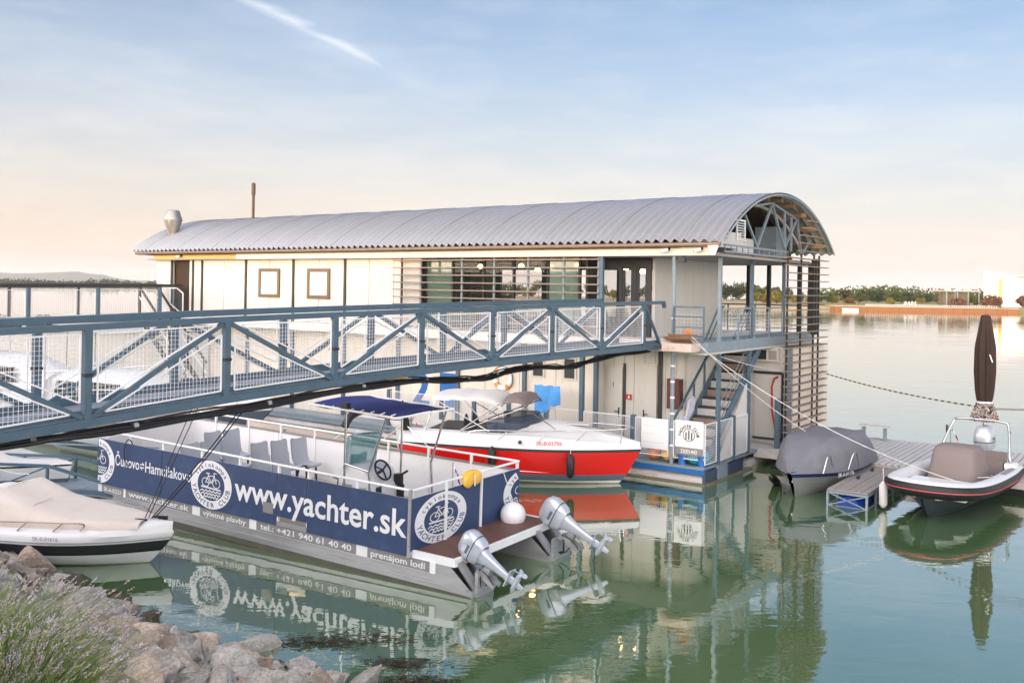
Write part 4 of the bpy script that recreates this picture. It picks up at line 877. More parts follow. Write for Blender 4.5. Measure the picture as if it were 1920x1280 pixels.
mb = MB(); [mb.bar((-.1, y, .34), (15.1, y, .34), .1, .14) for y in (5.2, 6.8, 8.2)]; mb.build('joist', M['wood'], JT)
def jw(x, y, z): return HM @ V((x, y, z))
for x, y, lab in ((2.2, 7.9, 'low grey mooring bench on the jetty behind the grey covered boat'), (7.5, 7.2, 'low grey bench on the jetty behind the inflatable boat')):
    t = thing('bench', lab, 'bench', jw(x, y, .465), HROT); part(t, 'seat', M['plank'], lambda mb: mb.box((0, 0, .42), (.9, .3, .05))); [part(t, 'leg', M['steel_pale'], lambda mb: mb.b2((sx-.03, -.12, 0), (sx+.03, .12, .40))) for sx in (-.32, .32)]
UM = thing('parasol', 'tall folded brown parasol with scroll-patterned valance on the jetty', 'parasol', (12.93, 25.3, .465))
mb = MB(); rows = []
prof = [(4.03, .08), (3.98, .12), (3.6, .18), (3.25, .24), (3.1, .255), (2.5, .26), (2.0, .225), (1.75, .19), (1.66, .165)]
def ucol(prof, seed, amp):
    r = random.Random(seed); ph = [r.uniform(0, 6.28) for _ in range(4)]; rows = []
    for z, rr in prof:
        rows.append([V((rr*(1+amp*math.cos(8*t*math.pi/24+ph[0])+amp*.6*math.cos(5*t*math.pi/24*2+ph[1]+z*.6))*math.cos(t*math.pi/24), rr*(1+amp*math.cos(8*t*math.pi/24+ph[0])+amp*.6*math.sin(3*t*math.pi/24*2+ph[2]))*math.sin(t*math.pi/24), z)) for t in range(49)])
    return rows
mb.grid(ucol(prof, 3, .17)); mb.build('canopy', M['umbrella'], UM, 60)
def valance_mat():
    m = bpy.data.materials.new('scroll_print_canvas'); m.use_nodes = True; t = m.node_tree; b = t.nodes['Principled BSDF']; b.inputs['Roughness'].default_value = .85
    co = t.nodes.new('ShaderNodeTexCoord'); vo = t.nodes.new('ShaderNodeTexVoronoi'); vo.inputs['Scale'].default_value = 6.5; t.links.new(co.outputs['Object'], vo.inputs[0])
    sn = t.nodes.new('ShaderNodeMath'); sn.operation = 'SINE'; mu = t.nodes.new('ShaderNodeMath'); mu.operation = 'MULTIPLY'; mu.inputs[1].default_value = 26; t.links.new(vo.outputs['Distance'], mu.inputs[0]); t.links.new(mu.outputs[0], sn.inputs[0])
    cr = t.nodes.new('ShaderNodeValToRGB'); cr.color_ramp.interpolation = 'CONSTANT'; e = cr.color_ramp.elements; e[0].color = (.05, .025, .02, 1); e[1].position = .74; e[1].color = (.72, .70, .68, 1)
    t.links.new(sn.outputs[0], cr.inputs[0])
    n = t.nodes.new('ShaderNodeTexNoise'); n.inputs['Scale'].default_value = 4.5; t.links.new(co.outputs['Object'], n.inputs[0]); c2 = t.nodes.new('ShaderNodeValToRGB'); c2.color_ramp.interpolation = 'CONSTANT'; e = c2.color_ramp.elements; e[0].color = (0, 0, 0, 1); e[1].position = .66; e[1].color = (1, 1, 1, 1); t.links.new(n.outputs[0], c2.inputs[0])
    mx = t.nodes.new('ShaderNodeMix'); mx.data_type = 'RGBA'; t.links.new(c2.outputs[0], mx.inputs[0]); t.links.new(cr.outputs[0], mx.inputs[6]); mx.inputs[7].default_value = (.55, .17, .03, 1); t.links.new(mx.outputs[2], b.inputs['Base Color']); return m
mb = MB(); mb.grid(ucol([(1.65, .175), (1.45, .24), (1.25, .30), (1.14, .315)], 9, .13)); mb.build('valance', valance_mat(), UM, 60)
mb = MB(); mb.tube([(0, 0, 1.63), (0, 0, 1.68)], .20, 20); mb.build('tie_band', M['vinylw'], UM, 40)
mb = MB(); mb.tube([(0, 0, 0), (0, 0, 3.9)], .035, 10); mb.build('pole', M['chrome'], UM, 40)
mb = MB(); mb.b2((-.55, -.5, 0), (.55, .5, .10)); mb.b2((-.1, -.1, .1), (.1, .1, .3)); mb.build('base', M['greyv'], UM)
mb = MB(); mb.grid([[V((-.05+.02*j+.03*i, -.30-.01*i, 2.98-.10*i-(.02 if j else 0))) for j in range(3)] for i in range(3)]); mb.build('tie_strap', M['vinylw'], UM)

# ------------------------------------------------------------------ outboard motor (tilted up or down), a part of its boat; local: x aft, z up, origin at the clamp
def outboard(parent, loc, tilt, steer, cowl, s=1.0, down=False):
    o = bpy.data.objects.new('outboard_motor', None); COL.objects.link(o); o.parent = parent; o.location = loc; o.rotation_euler = (0, tilt, steer); o.scale = (s, s, s)
    def sec(z, x0, x1, w, n=16):   # rounded box section
        cx, hx = (x0+x1)/2, (x1-x0)/2; row = []
        for k in range(n+1):
            th = 2*math.pi*k/n; c, s_ = math.cos(th), math.sin(th); row.append(V((cx+hx*math.copysign(abs(c)**.6, c), w*math.copysign(abs(s_)**.6, s_), z)))
        return row
    mb = MB(); mb.grid([sec(.30, .0, .42, .13), sec(.36, -.05, .48, .175), sec(.52, -.08, .53, .19), sec(.68, -.08, .54, .185), sec(.80, -.05, .50, .165), sec(.86, .02, .42, .12), sec(.875, .12, .32, .04)]); mb.build('cowling', cowl, o, 50)
    mb = MB(); mb.grid([sec(.50, -.086, .536, .193), sec(.52, -.088, .538, .1945)]); mb.build('cowl_seam', M['dark'], o, 50)
    mb = MB(); mb.grid([sec(.30, .02, .38, .12), sec(.1, .10, .34, .095), sec(-.1, .13, .32, .075), sec(-.38, .15, .30, .05), sec(-.44, .14, .31, .05)]); mb.b2((.06, -.10, -.46), (.44, .10, -.44)); mb.grid([sec(-.46, .15, .32, .04), sec(-.62, .16, .32, .03), sec(-.82, .20, .28, .012)]); mb.tube([(.02, 0, -.63), (.10, 0, -.63), (.36, 0, -.63), (.44, 0, -.63)], [.02, .06, .06, .045], 12); mb.build('leg', cowl, o, 50)
    mb = MB(); mb.b2((-.14, -.13, -.30), (-.05, -.07, .22)); mb.b2((-.14, .07, -.30), (-.05, .13, .22)); mb.b2((-.05, -.10, -.05), (.12, .10, .1)); mb.tube([(-.08, -.17, .16), (-.08, .17, .16)], .03, 8); mb.build('clamp_bracket', M['alu'], o)
    mb = MB(); mb.tube([(-.04, -.05, .2), (-.12, -.16, .05), (-.30, -.12, -.02), (-.45, -.02, .10)], .018, 6); mb.tube([(-.04, .05, .15), (-.18, .12, -.05), (-.36, .06, -.02), (-.48, .0, .08)], .014, 6); mb.tube([(.0, -.10, .1), (.05, -.17, -.12), (-.05, -.14, -.28)], .012, 6); mb.build('control_cables', M['black'], o, 60)
    mb = MB(); mb.grid([[V((x, s_*(.1935 if s_ else 0), z)) for x in (.10, .30)] for z in (.56, .62) for s_ in (-1,)]); mb.grid([[V((x, .1935, z)) for x in (.10, .30)] for z in (.56, .62)]); mb.build('decal', M['slategel'], o)
    mb = MB(); mb.tube([(.44, 0, -.63), (.52, 0, -.63)], .04, 10)
    for k in range(4):
        a = k*math.pi/2+.4; u = V((0, math.cos(a), math.sin(a))); w_ = V((.35, -math.sin(a)*.9, math.cos(a)*.9)).normalized()
        ring = [V((.48, 0, -.63))+u*(.09+.065*math.cos(t))+w_*(.055*math.sin(t)) for t in [i*math.pi/5 for i in range(10)]]
        c = [p+V((.008, 0, 0)) for p in ring]; mb.add(ring+c, [tuple(range(10)), tuple(range(19, 9, -1))]+[(i, (i+1) % 10, 10+(i+1) % 10, 10+i) for i in range(10)])
    mb.build('propeller', M['silver'], o, 40)
    return o

# ------------------------------------------------------------------ catamaran excursion boat   (local x aft, y away from the viewer)
CT = thing('excursion_boat', 'flat catamaran passenger boat with navy lettered side boards', 'boat', (-.56, 14.94, 0), rot=(0, R(1.0), R(-32.62)))
def cpart(name, m, fn, parent=CT, smooth=None):
    mb = MB(); fn(mb); return mb.build(name, m, parent, smooth)
BW = 3.3
for y0, y1 in ((0.0, .66), (2.46, BW)):
    def ph(mb):
        rows = []
        for x, k, lift in ((-10.9, .0, .36), (-10.4, .45, .18), (-9.6, .8, .04), (-8.5, 1, 0), (-3.01, 1, 0), (-2.99, 1, 0), (-.45, 1, 0), (-.02, 1, 0)):
            c, h = (y0+y1)/2, (y1-y0)/2*k; top = .25 if x < -3 else (.43 if x < -.3 else .10)
            rows.append([V((x, c-h, top)), V((x, c-h, .12+lift*.4)), V((x, c-h*.98, -.06+lift)), V((x, c-h*.55, -.30+lift)), V((x, c+h*.55, -.30+lift)), V((x, c+h*.98, -.06+lift)), V((x, c+h, .12+lift*.4)), V((x, c+h, top))])
        mb.grid(rows); mb.quad(*rows[-1])
    hull_o = cpart('pontoon', M['alu'], ph)
    cpart('spray_rail', M['alu'], lambda mb: mb.bar((-9.2, y0-.012 if y0 == 0 else y1+.012, .115), (-.1, y0-.012 if y0 == 0 else y1+.012, .115), .03, .035), hull_o)
    cpart('waterline_band', mat('dark_water_stain', (.09, .085, .06), .6, var=.3), lambda mb: mb.bar((-8.6, y0-.004 if y0 == 0 else y1+.004, -.035), (-.03, y0-.004 if y0 == 0 else y1+.004, -.035), .012, .10), hull_o)
    yc = (y0+y1)/2
    for yy in (y0+.16, y1-.16): cpart('transom_bracket', M['alu'], lambda mb: mb.bar((-.42, yy, .52), (.02, yy, .06), .16, .05, up=(1, 0, 1)))
    cpart('transom_plate', M['alu'], lambda mb: mb.b2((-.03, y0+.1, -.12), (.03, y1-.1, .40)))
cpart('deck', M['carpet'], lambda mb: mb.prism([(-10, .02), (-1.27, .02), (-1.27, BW-.02), (-11.2, BW-.02)], (0, 0, .07), (0, 0, .38), (1, 0, 0), (0, 1, 0)))
cpart('hull_side_board', M['whitep'], lambda mb: (mb.b2((-10, -.02, .255), (-.75, .0, .445)), mb.b2((-11.2, BW, .255), (-.75, BW+.02, .445))))
cpart('stern_platform', M['maroon'], lambda mb: mb.b2((-1.25, .06, .50), (-.42, BW-.06, .545)))
cpart('platform_edge', M['whitep'], lambda mb: (mb.b2((-.42, .0, .43), (-.36, BW, .56)), mb.b2((-1.25, .0, .43), (-.42, .055, .555)), mb.b2((-1.25, BW-.055, .43), (-.42, BW, .555))))
ZP0, ZP1 = .45, 1.42
for x0, x1 in ((-10.0, -7.82), (-7.80, -4.45), (-4.43, -3.68), (-3.66, -1.27)):
    g = (x0 == -4.43)
    sb = cpart('side_board', [M['navy'], M['vinylw']], lambda mb: (mb.b2((x0, -.05, ZP0+(.17 if g else 0)), (x1, -.035, ZP1)), setattr(mb, 'm', 1), mb.b2((x0+.01, -.034, ZP0+(.17 if g else 0)), (x1-.01, -.02, ZP1-.002)), setattr(mb, 'm', 0)))
cpart('gate_sill', M['alu'], lambda mb: mb.b2((-4.43, -.05, .45), (-3.68, -.02, .53)))
cpart('hatch', M['greyv'], lambda mb: mb.b2((-4.80, -.058, .64), (-4.53, -.051, .84)))
for x0, x1 in ((-11.2, -8.0), (-7.98, -4.6), (-4.58, -1.27)): cpart('side_board', M['vinylw'], lambda mb: mb.b2((x0, BW+.02, ZP0), (x1, BW+.05, 1.36)))
cpart('board_capping', M['greyv'], lambda mb: mb.b2((-11.2, BW+.0, 1.362), (-1.27, BW+.06, 1.40)))
cpart('bow_board', M['vinylw'], lambda mb: (mb.bar((-10.0, -.03, .9), (-10.75, 1.6, .9), .03, .93), mb.bar((-10.75, 1.6, .9), (-11.2, BW+.03, .9), .03, .93)))
cpart('bow_capping', M['greyv'], lambda mb: (mb.bar((-10.75, 1.6, 1.385), (-11.2, BW+.03, 1.385), .06, .035)))
cpart('stern_board', [M['navy'], M['vinylw']], lambda mb: (mb.b2((-1.268, -.05, ZP0+.09), (-1.25, 1.98, ZP1)), mb.b2((-1.268, 2.0, ZP0+.09), (-1.25, BW+.05, ZP1)), setattr(mb, 'm', 1), mb.b2((-1.30, -.04, ZP0+.09), (-1.269, BW+.04, ZP1-.002))))
# railings
zr = 1.56
rr = cpart('handrail', M['whitep'], lambda mb: (mb.tube([(-10.0, -.03, zr+.04), (-1.27, -.03, zr)], .024, 8), mb.tube([(-1.27, -.03, zr), (-1.27, BW+.03, zr)], .024, 8), mb.tube([(-1.27, BW+.03, zr), (-11.2, BW+.03, zr), (-10.75, 1.6, zr+.03), (-10.0, -.03, zr+.04)], .024, 8)), smooth=60)
for x in (-9.98, -8.9, -7.81, -6.6, -5.5, -4.44, -3.67, -2.5, -1.29): cpart('rail_post', M['whitep'], lambda mb: mb.bar((x, -.012, .46), (x, -.012, zr), .045))
for x in (-11.15, -10.2, -9.0, -7.9, -6.8, -5.7, -4.6, -3.5, -2.4, -1.29): cpart('rail_post', M['whitep'], lambda mb: mb.bar((x, BW+.012, .46), (x, BW+.012, zr), .045))
for y in (.9, 1.99): cpart('rail_post', M['whitep'], lambda mb: mb.bar((-1.235, y, .5), (-1.235, y, zr), .04))
for x, y in ((-10.4, .8), (-10.75, 1.6), (-11.0, 2.5)): cpart('rail_post', M['whitep'], lambda mb: mb.bar((x, y, .46), (x, y, zr+.03), .04))
cpart('corner_post', M['alu'], lambda mb: mb.bar((-1.28, -.055, .44), (-1.28, -.055, zr+.02), .05))
# side lettering
U, W_ = (1, 0, 0), (0, 0, 1)
yl = -.0535
cpart('lettering', M['vinylw'], lambda mb: text(mb, 'www.yachter.sk', (-5.60, yl, .765), U, W_, width=4.26, height=.64, bold=.018))
cpart('lettering', M['vinylw'], lambda mb: (text(mb, 'Čunovo', (-9.36, yl, .92), U, W_, width=.82, height=.32, bold=.008), text(mb, 'Hamuliakovo', (-8.34, yl, .90), U, W_, width=1.46, height=.32, bold=.008)))
cpart('arrow_mark', M['vinylw'], lambda mb: (mb.quad((-8.51, yl, 1.03), (-8.38, yl, 1.03), (-8.38, yl, 1.052), (-8.51, yl, 1.052)), mb.quad((-8.43, yl, 1.052), (-8.38, yl, 1.052), (-8.45, yl, 1.10)), mb.quad((-8.51, yl, .97), (-8.38, yl, .97), (-8.38, yl, .992), (-8.51, yl, .992)), mb.quad((-8.46, yl, .97), (-8.51, yl, .97), (-8.44, yl, .92))))
def logo(name, org, u, v, ru, rv, keep=lambda x, y: True):
    org, u, v = V(org), V(u), V(v); nrm = u.cross(v).normalized()
    o = cpart(name, M['vinylw'], lambda mb: ring2(mb, org, u, v, ru, rv, .66, 1.0, keep))
    d = .003
    cpart('ring_lettering', M['navy'], lambda mb: (arc_text(mb, 'YACHTER CLUB', org+nrm*d, u, v, ru*.83, rv*.83, math.pi*1.02, 1.98*math.pi, .34, False, .012, keep), arc_text(mb, 'cyklokompa', org+nrm*d, u, v, ru*.83, rv*.83, math.pi*.86, .14*math.pi, .30, True, .012, keep)), o)
    def bike(mb):
        K = dict(org=org+nrm*d, u=u, v=v, ru=ru, rv=rv, keep=keep)
        for cx in (-.26, .26): 
            c = [(cx+.175*math.cos(t*math.pi/12), .08+.175*math.sin(t*math.pi/12)) for t in range(25)]; stroke(mb, c, .035, **K)
        stroke(mb, [(-.26, .08), (-.13, .36), (.16, .38), (.02, .08), (-.13, .36), (-.15, .45)], .035, **K); stroke(mb, [(-.23, .46), (-.08, .46)], .04, **K)
        stroke(mb, [(.26, .08), (.16, .38), (.13, .50), (.26, .50)], .035, **K); stroke(mb, [(-.26, .08), (.02, .08)], .035, **K)
        stroke(mb, [(-.46, -.12), (.46, -.16)], .065, **K)
        for k, hw_ in enumerate((.50, .46, .36)):
            zz = -.27-.12*k; n = 11; stroke(mb, [(-hw_+2*hw_*i/n, zz+(.035 if i % 2 else -.035)) for i in range(n+1)], .045, **K)
    cpart('bicycle_emblem', M['vinylw'], bike, o); return o
logo('club_logo', (-6.28, yl, .935), U, W_, .60, .475)
logo('club_logo', (-9.93, yl, .935), U, W_, .54, .475, lambda x, y: x > -.06)
YS = (0, 1, 0); xs_ = -1.2465
logo('club_logo', (xs_, .79, .965), YS, W_, .75, .435)
logo('club_logo', (xs_, 3.52, .965), YS, W_, .75, .435, lambda x, y: x < -.20)
ypl = -.022
for x0, x1, tx, wd, hh in ((-9.86, -9.1, 'SK-A-02223', .6, .12), (-9.02, -6.86, 'www.yachter.sk', 1.95, .17), (-6.62, -5.2, 'výletné plavby', 1.25, .145), (-5.0, -2.48, 'tel.: +421 940 61 40 40', 2.3, .155), (-2.22, -.86, 'prenájom lodí', 1.2, .15)):
    g = cpart('grey_label', M['greyv'], lambda mb: mb.b2((x0, -.0235, .262), (x1, -.0195, .440))); cpart('lettering', M['vinylw'], lambda mb: text(mb, tx, ((x0+x1)/2, -.0265, .30), U, W_, width=wd, height=hh, bold=.014, center=True), g)
# seats
def seat(x, y, face):
    s = -1 if face < 0 else 1
    o = bpy.data.objects.new('seat', None); COL.objects.link(o); o.parent = CT; o.location = (x, y, .45); o.rotation_euler = (0, 0, 0 if face > 0 else math.pi)
    def shell(mb):   # facing +x
        prof = [(.42, .40), (.40, .43), (.20, .40), (.02, .42), (-.03, .52), (-.07, .72), (-.10, .92), (-.11, .96)]
        for off, flip in ((0, 0), (.03, 1)):
            rows = []
            for i, (px_, pz) in enumerate(prof):
                wd = .235 if i not in (0, 7) else .20; 
                rows.append([V((px_-(off if i > 3 else 0)-.02*(1-abs(j/3-1)), wd*(j/3-1), pz-(off if i <= 3 else 0)+.03*abs(j/3-1)**2)) for j in range(7)])
            mb.grid(rows)
        return mb
    mb = MB(); shell(mb); mb.build('shell', M['seat'], o, 50)
    mb = MB(); mb.bar((-.0, -.15, .0), (.1, -.15, .41), .03); mb.bar((0, .15, 0), (.1, .15, .41), .03); mb.bar((.34, -.15, 0), (.3, -.15, .40), .03); mb.bar((.34, .15, 0), (.3, .15, .40), .03); mb.build('frame', M['dark'], o)
for x, y, f in ((-6.75, 2.85, 1), (-6.85, 2.35, 1), (-6.95, 1.87, 1), (-7.75, 1.75, 1), (-7.85, 1.27, 1), (-7.9, .80, 1), (-5.75, 1.35, 1), (-5.8, .87, 1), (-4.75, 2.4, -1), (-8.7, 2.6, 1), (-8.75, 2.1, 1)): seat(x, y, f)
# centre console, wheel, windscreen, canopy
cs_ = cpart('console', M['white'], lambda mb: (mb.prism([(-4.0, .45), (-3.12, .45), (-3.12, 1.12), (-3.30, 1.38), (-3.60, 1.50), (-4.0, 1.42)], (0, .78, 0), (0, 1.12, 0), (1, 0, 0), (0, 0, 1)), mb.b2((-3.9, 1.125, .45), (-3.05, 1.88, .62))), smooth=25)
cpart('vent_panel', M['alu'], lambda mb: (mb.b2((-3.9, 1.105, 1.0), (-3.65, 1.118, 1.12))), cs_)
cpart('vent_panel', M['alu'], lambda mb: mb.b2((-3.55, 1.105, .98), (-3.3, 1.118, 1.10)), cs_); cpart('switch_panel', M['dark'], lambda mb: mb.b2((-3.119, 1.2, .95), (-3.11, 1.36, 1.13)), cs_)
cpart('windscreen', M['skin_teal'], lambda mb: mb.grid([[V((-3.78-.25*math.sin(t*math.pi/8)+.10*k, 1.5-.44*math.cos(t*math.pi/8), 1.40+.60*k)) for t in range(9)] for k in (0, 1)]), cs_, 60)
cpart('screen_frame', M['chrome'], lambda mb: mb.tube([(-3.78-.25*math.sin(t*math.pi/8)+.10, 1.5-.44*math.cos(t*math.pi/8), 2.01) for t in range(9)], .018, 6), cs_)
wc, wn = V((-3.17, 1.45, 1.42)), V((.85, 0, .52))
wu = V((0, 1, 0)); wv = wn.cross(wu).normalized()
cpart('steering_wheel', M['black'], lambda mb: (mb.tube([wc+wu*.2*math.cos(t*math.pi/12)+wv*.2*math.sin(t*math.pi/12) for t in range(25)], .02, 8), [mb.bar(wc, wc+wu*.2*math.cos(a)+wv*.2*math.sin(a), .025) for a in (.5, 2.6, 4.7)], mb.tube([wc, wc-wn.normalized()*.15], .03, 8)), cs_, 60)
cpart('throttle', M['black'], lambda mb: (mb.box((-3.08, 1.82, 1.2), (.14, .12, .2)), mb.bar((-3.08, 1.82, 1.25), (-2.88, 1.84, 1.38), .04), mb.box((-3.04, 1.84, .95), (.1, .1, .3))), cs_)
cx0, cx1, cy0, cy1, cz = -4.25, -2.15, .58, 2.25, 2.68
def cano(mb):
    for dz in (0, -.025): mb.grid([[V((cx0+(cx1-cx0)*i/10, cy0+(cy1-cy0)*j/8, cz+dz+.05*math.sin(math.pi*j/8)-.03*abs(math.sin(i*math.pi/3.33))-.05*(i/10))) for j in range(9)] for i in range(11)])
cn_ = cpart('canopy', M['bluecanvas'], cano, smooth=60)
cpart('canopy_lacing', M['whitep'], lambda mb: (mb.tube([(cx0, cy0-.03, cz-.01), (cx1, cy0-.03, cz-.06), (cx1+.03, cy1, cz-.06), (cx0, cy1+.02, cz-.01), (cx0-.02, cy0-.03, cz-.01)], .022, 8), [mb.bar((cx0+.25*k, cy0-.05, cz-.03), (cx0+.25*k+.03, cy0+.05, cz+.0), .015) for k in range(9)]), cn_)
for p, q in (((-3.45, .68, .45), (-3.45, .68, cz)), ((-2.75, .68, .45), (-2.85, .68, 1.55)), ((-2.85, .68, 1.55), (-2.45, .68, cz-.03)), ((-3.3, 2.15, .45), (-3.3, 2.15, cz)), ((-2.45, 2.15, .45), (-2.55, 2.15, 1.55)), ((-2.55, 2.15, 1.55), (-2.2, 2.15, cz-.03)), ((-3.45, .68, 1.62), (-2.85, .68, 1.55))): cpart('canopy_pole', M['chrome'], lambda mb: mb.tube([p, q], .022, 8), smooth=60)
cpart('nav_light', M['dark'], lambda mb: mb.b2((-3.45, cy0-.06, cz-.01), (-3.30, cy0+.05, cz+.1)), cn_)
for lc, t_, s__ in (((.12, .28, .37), -1.10, -.05), ((.26, 2.80, .42), -1.10, .05)): outboard(CT, lc, t_, s__, M['silver'], .80 if lc[1] < 1 else .88)
def world_of(o, p): bpy.context.view_layer.update(); return o.matrix_world @ V(p)
bl = thing('ball_fender', 'big round white fender hanging on the navy stern board', 'fender', world_of(CT, (-.98, 2.72, .66)))
part(bl, 'ball', M['vinylw'], lambda mb: mb.sph((0, 0, 0), .245, 22, 14), 60); part(bl, 'line', M['rope'], lambda mb: mb.tube([(0, 0, .24), (-.2, .12, .80)], .01, 5))
yb = thing('life_vest', 'yellow folded life vest hung over the stern railing', 'life vest', world_of(CT, (-1.24, 1.65, 1.42)), R(-32.6)+math.pi/2)
part(yb, 'vest', M['yellow'], lambda mb: (mb.sph((-.12, -.03, .06), .15, 12, 8, (1.1, .35, .9)), mb.sph((.15, -.02, .07), .15, 12, 8, (1.1, .35, .85)), mb.box((0, 0, .10), (.5, .07, .13)), mb.sph((.02, .02, .17), .12, 12, 8, (2.0, .6, .45))), 60); part(yb, 'strap', M['whitep'], lambda mb: mb.box((.05, -.055, .05), (.03, .01, .22)))
def flag(loc, rz, lab, h=.6, cols=('vinylw', 'blue', 'red')):
    f = thing('flag', lab, 'flag', loc, rz); part(f, 'staff', M['chrome'], lambda mb: mb.tube([(0, 0, -.3), (0, 0, h)], .01, 6))
    for i, c in enumerate(cols): part(f, 'stripe', M[c], lambda mb: mb.grid([[V((.015+.03*k+.0*j+.10*i*0.9*.4, .02*math.sin(k*1.5), h-.04-.11*i*.6-.075*j-.06*k)) for j in range(2+0)] for k in range(5)]))
    return f
flag(world_of(CT, (-2.05, 2.2, 1.25)), R(-32), 'limp tricolour flag on the catamaran rail by the console', .35)
cf = thing('coiled_line', 'loop of dark line hung on the catamaran bow rail', 'rope', world_of(CT, (-8.9, -.06, 1.52))); part(cf, 'loop', M['darkrope'], lambda mb: mb.tube([(.10*math.sin(t*.52), .0, -.28+.28*math.cos(t*.52)) for t in range(25)], .012, 5))
# ------------------------------------------------------------------ other boats
def bpart(parent, name, m, fn, smooth=None):
    mb = MB(); fn(mb); return mb.build(name, m, parent, smooth)
def fender(p, lab, L=.62, r=.085, rz=0, m=None, group='fenders hung on the boats', tilt=None):
    t = thing('fender', lab, 'fender', p, rz, group)
    if tilt: t.rotation_euler = tilt
    part(t, 'fender_body', m or M['black'], lambda mb: mb.lathe((0, 0, 0), [(.02, -L), (.05, -L+.02), (r, -L+.09), (r, -.10), (.05, -.03), (.03, .0)], n=14), 50); part(t, 'line', M['rope'], lambda mb: mb.tube([(0, 0, 0), (0, .03, .30)], .008, 5)); return t
def at(root, p): bpy.context.view_layer.update(); return root.matrix_world @ V(p)

# red motorboat, bow to the right (local x forward, near side is -y)
RBt = thing('red_motorboat', 'red and white motorboat with grey folding top moored alongside', 'boat', (-2.65, 25.5, 0), -.25)
LV = [(-.35, .02, .9), (-.05, .55, .62), (.035, .70, .55), (.10, .80, .50), (.27, .87, .36), (.87, 1.0, .03), (.94, 1.0, .0), (1.02, .98, .03)]
hullr = MB(); rw = hull(hullr, 6.25, 1.15, LV, [5, 5, 0, 1, 2, 3, 4], full=.38, power=2.3, tuck=.95, n=22, rise=-.02)
hullr.build('hull', [M['white'], M['slategel'], M['redhull'], M['dark'], M['white'], mat('yellowed_waterline', (.42, .38, .22), .5, var=.3, vscale=6)], RBt, 40)
# deck: foredeck dome, side decks, cockpit
def deckr(mb):
    top = [r[-1] for r in rw]; rows = []
    for i, p in enumerate(top):
        x, y, z = p; dome = .0 if x < 2.9 else .30*math.sin(min(1, (x-2.9)/1.2)*math.pi/2)*max(0, 1-((x-2.9)/3.5)**2)
        if x < 2.9: rows.append([V((x, -y, z)), V((x, -y+.08, z+.22)), V((x, -y+.26, z+.26)), V((x, -y+.30, z-.2)), V((x, 0, z-.25)), V((x, y-.30, z-.2)), V((x, y-.26, z+.26)), V((x, y-.08, z+.22)), V((x, y, z))])
        else:
            k = max(0.0, 1-((x-2.9)/3.4)**1.5)
            rows.append([V((x, -y, z)), V((x, -y*.94, z+.22*k+.02)), V((x, -y*.75, z+.26*k+.04)), V((x, -y*.5, z+.26*k+.06+dome*.8)), V((x, 0, z+.26*k+.06+dome)), V((x, y*.5, z+.26*k+.06+dome*.8)), V((x, y*.75, z+.26*k+.04)), V((x, y*.94, z+.22*k+.02)), V((x, y, z))])
    mb.grid(rows)
bpart(RBt, 'deck', M['white'], deckr, 40)
ws = bpart(RBt, 'windscreen', mat('smoky_windscreen', (.04, .06, .10), .04, alpha=.78), lambda mb: mb.grid([[V((2.35+1.5*math.sin(t*math.pi/12)*(1-.20*k), -.92*math.cos(t*math.pi/12)*(1-.14*k), 1.22+.12*math.sin(t*math.pi/12)+.38*k)) for t in range(13)] for k in (0, .5, 1)]), 60)
bpart(RBt, 'screen_rail', M['dark'], lambda mb: (mb.tube([(2.35+1.5*math.sin(t*math.pi/12), -.92*math.cos(t*math.pi/12), 1.22+.12*math.sin(t*math.pi/12)) for t in range(13)], .02, 6), mb.tube([(2.35+1.5*math.sin(t*math.pi/12)*.8, -.92*math.cos(t*math.pi/12)*.86, 1.60+.12*math.sin(t*math.pi/12)) for t in range(13)], .014, 6)), 60)
bpart(RBt, 'hatch_recess', M['palecanvas'], lambda mb: mb.box((4.6, 0, 1.50), (.6, .5, .03)))
bpart(RBt, 'bow_locker', M['wood'], lambda mb: mb.box((5.3, 0, 1.22), (.35, .3, .04)))
bpart(RBt, 'upholstery', M['dark'], lambda mb: (mb.b2((.75, -.78, .95), (2.2, .78, 1.29))))
for y in (-.45, .35): bpart(RBt, 'helm_seat', M['dark'], lambda mb: mb.grid([[V((1.75-.10*k, y+.22*math.cos(t*math.pi/8), 1.15+.42*k*math.sin(t*math.pi/8)**.5+.1)) for t in range(9)] for k in (0, .5, 1)]), 60)
def bim(mb, x0, x1, hw_, z0, n=10, crown=.16, drop=.22):
    for dz in (0, -.02):
        mb.grid([[V((x0+(x1-x0)*i/n, -hw_*math.cos(j*math.pi/12), z0+dz+crown*math.sin(j*math.pi/12)**.7-(drop*max(0, (i/n-.78)/.22)**2)-.05*math.sin(i*math.pi/n*3)**2-(.06 if i == 0 else 0))) for j in range(13)] for i in range(n+1)])
bm_ = bpart(RBt, 'folding_top', M['palecanvas'], lambda mb: bim(mb, .85, 2.75, .95, 2.10), 60)
bpart(RBt, 'top_front_flap', M['taupecanvas'], lambda mb: bim(mb, 2.77, 3.4, .92, 2.10, 5, .16, .20), 60)
for p, q in (((2.45, -1.0, 1.30), (.95, -.95, 2.06)), ((1.65, -1.0, 1.28), (2.75, -.93, 2.08)), ((1.65, -1.0, 1.28), (3.35, -.9, 1.95)), ((2.2, -.97, 1.62), (1.75, -.95, 2.08)), ((2.4, -.9, 1.75), (2.9, -.9, 2.08)), ((3.35, -.88, 1.95), (4.15, -.75, 1.42)), ((2.45, 1.0, 1.30), (.95, .95, 2.06)), ((1.65, 1.0, 1.28), (3.35, .9, 1.95)), ((.95, -.95, 2.06), (.70, -1.0, 1.25))): bpart(RBt, 'top_frame', M['chrome'], lambda mb: mb.tube([p, q], .016, 6))
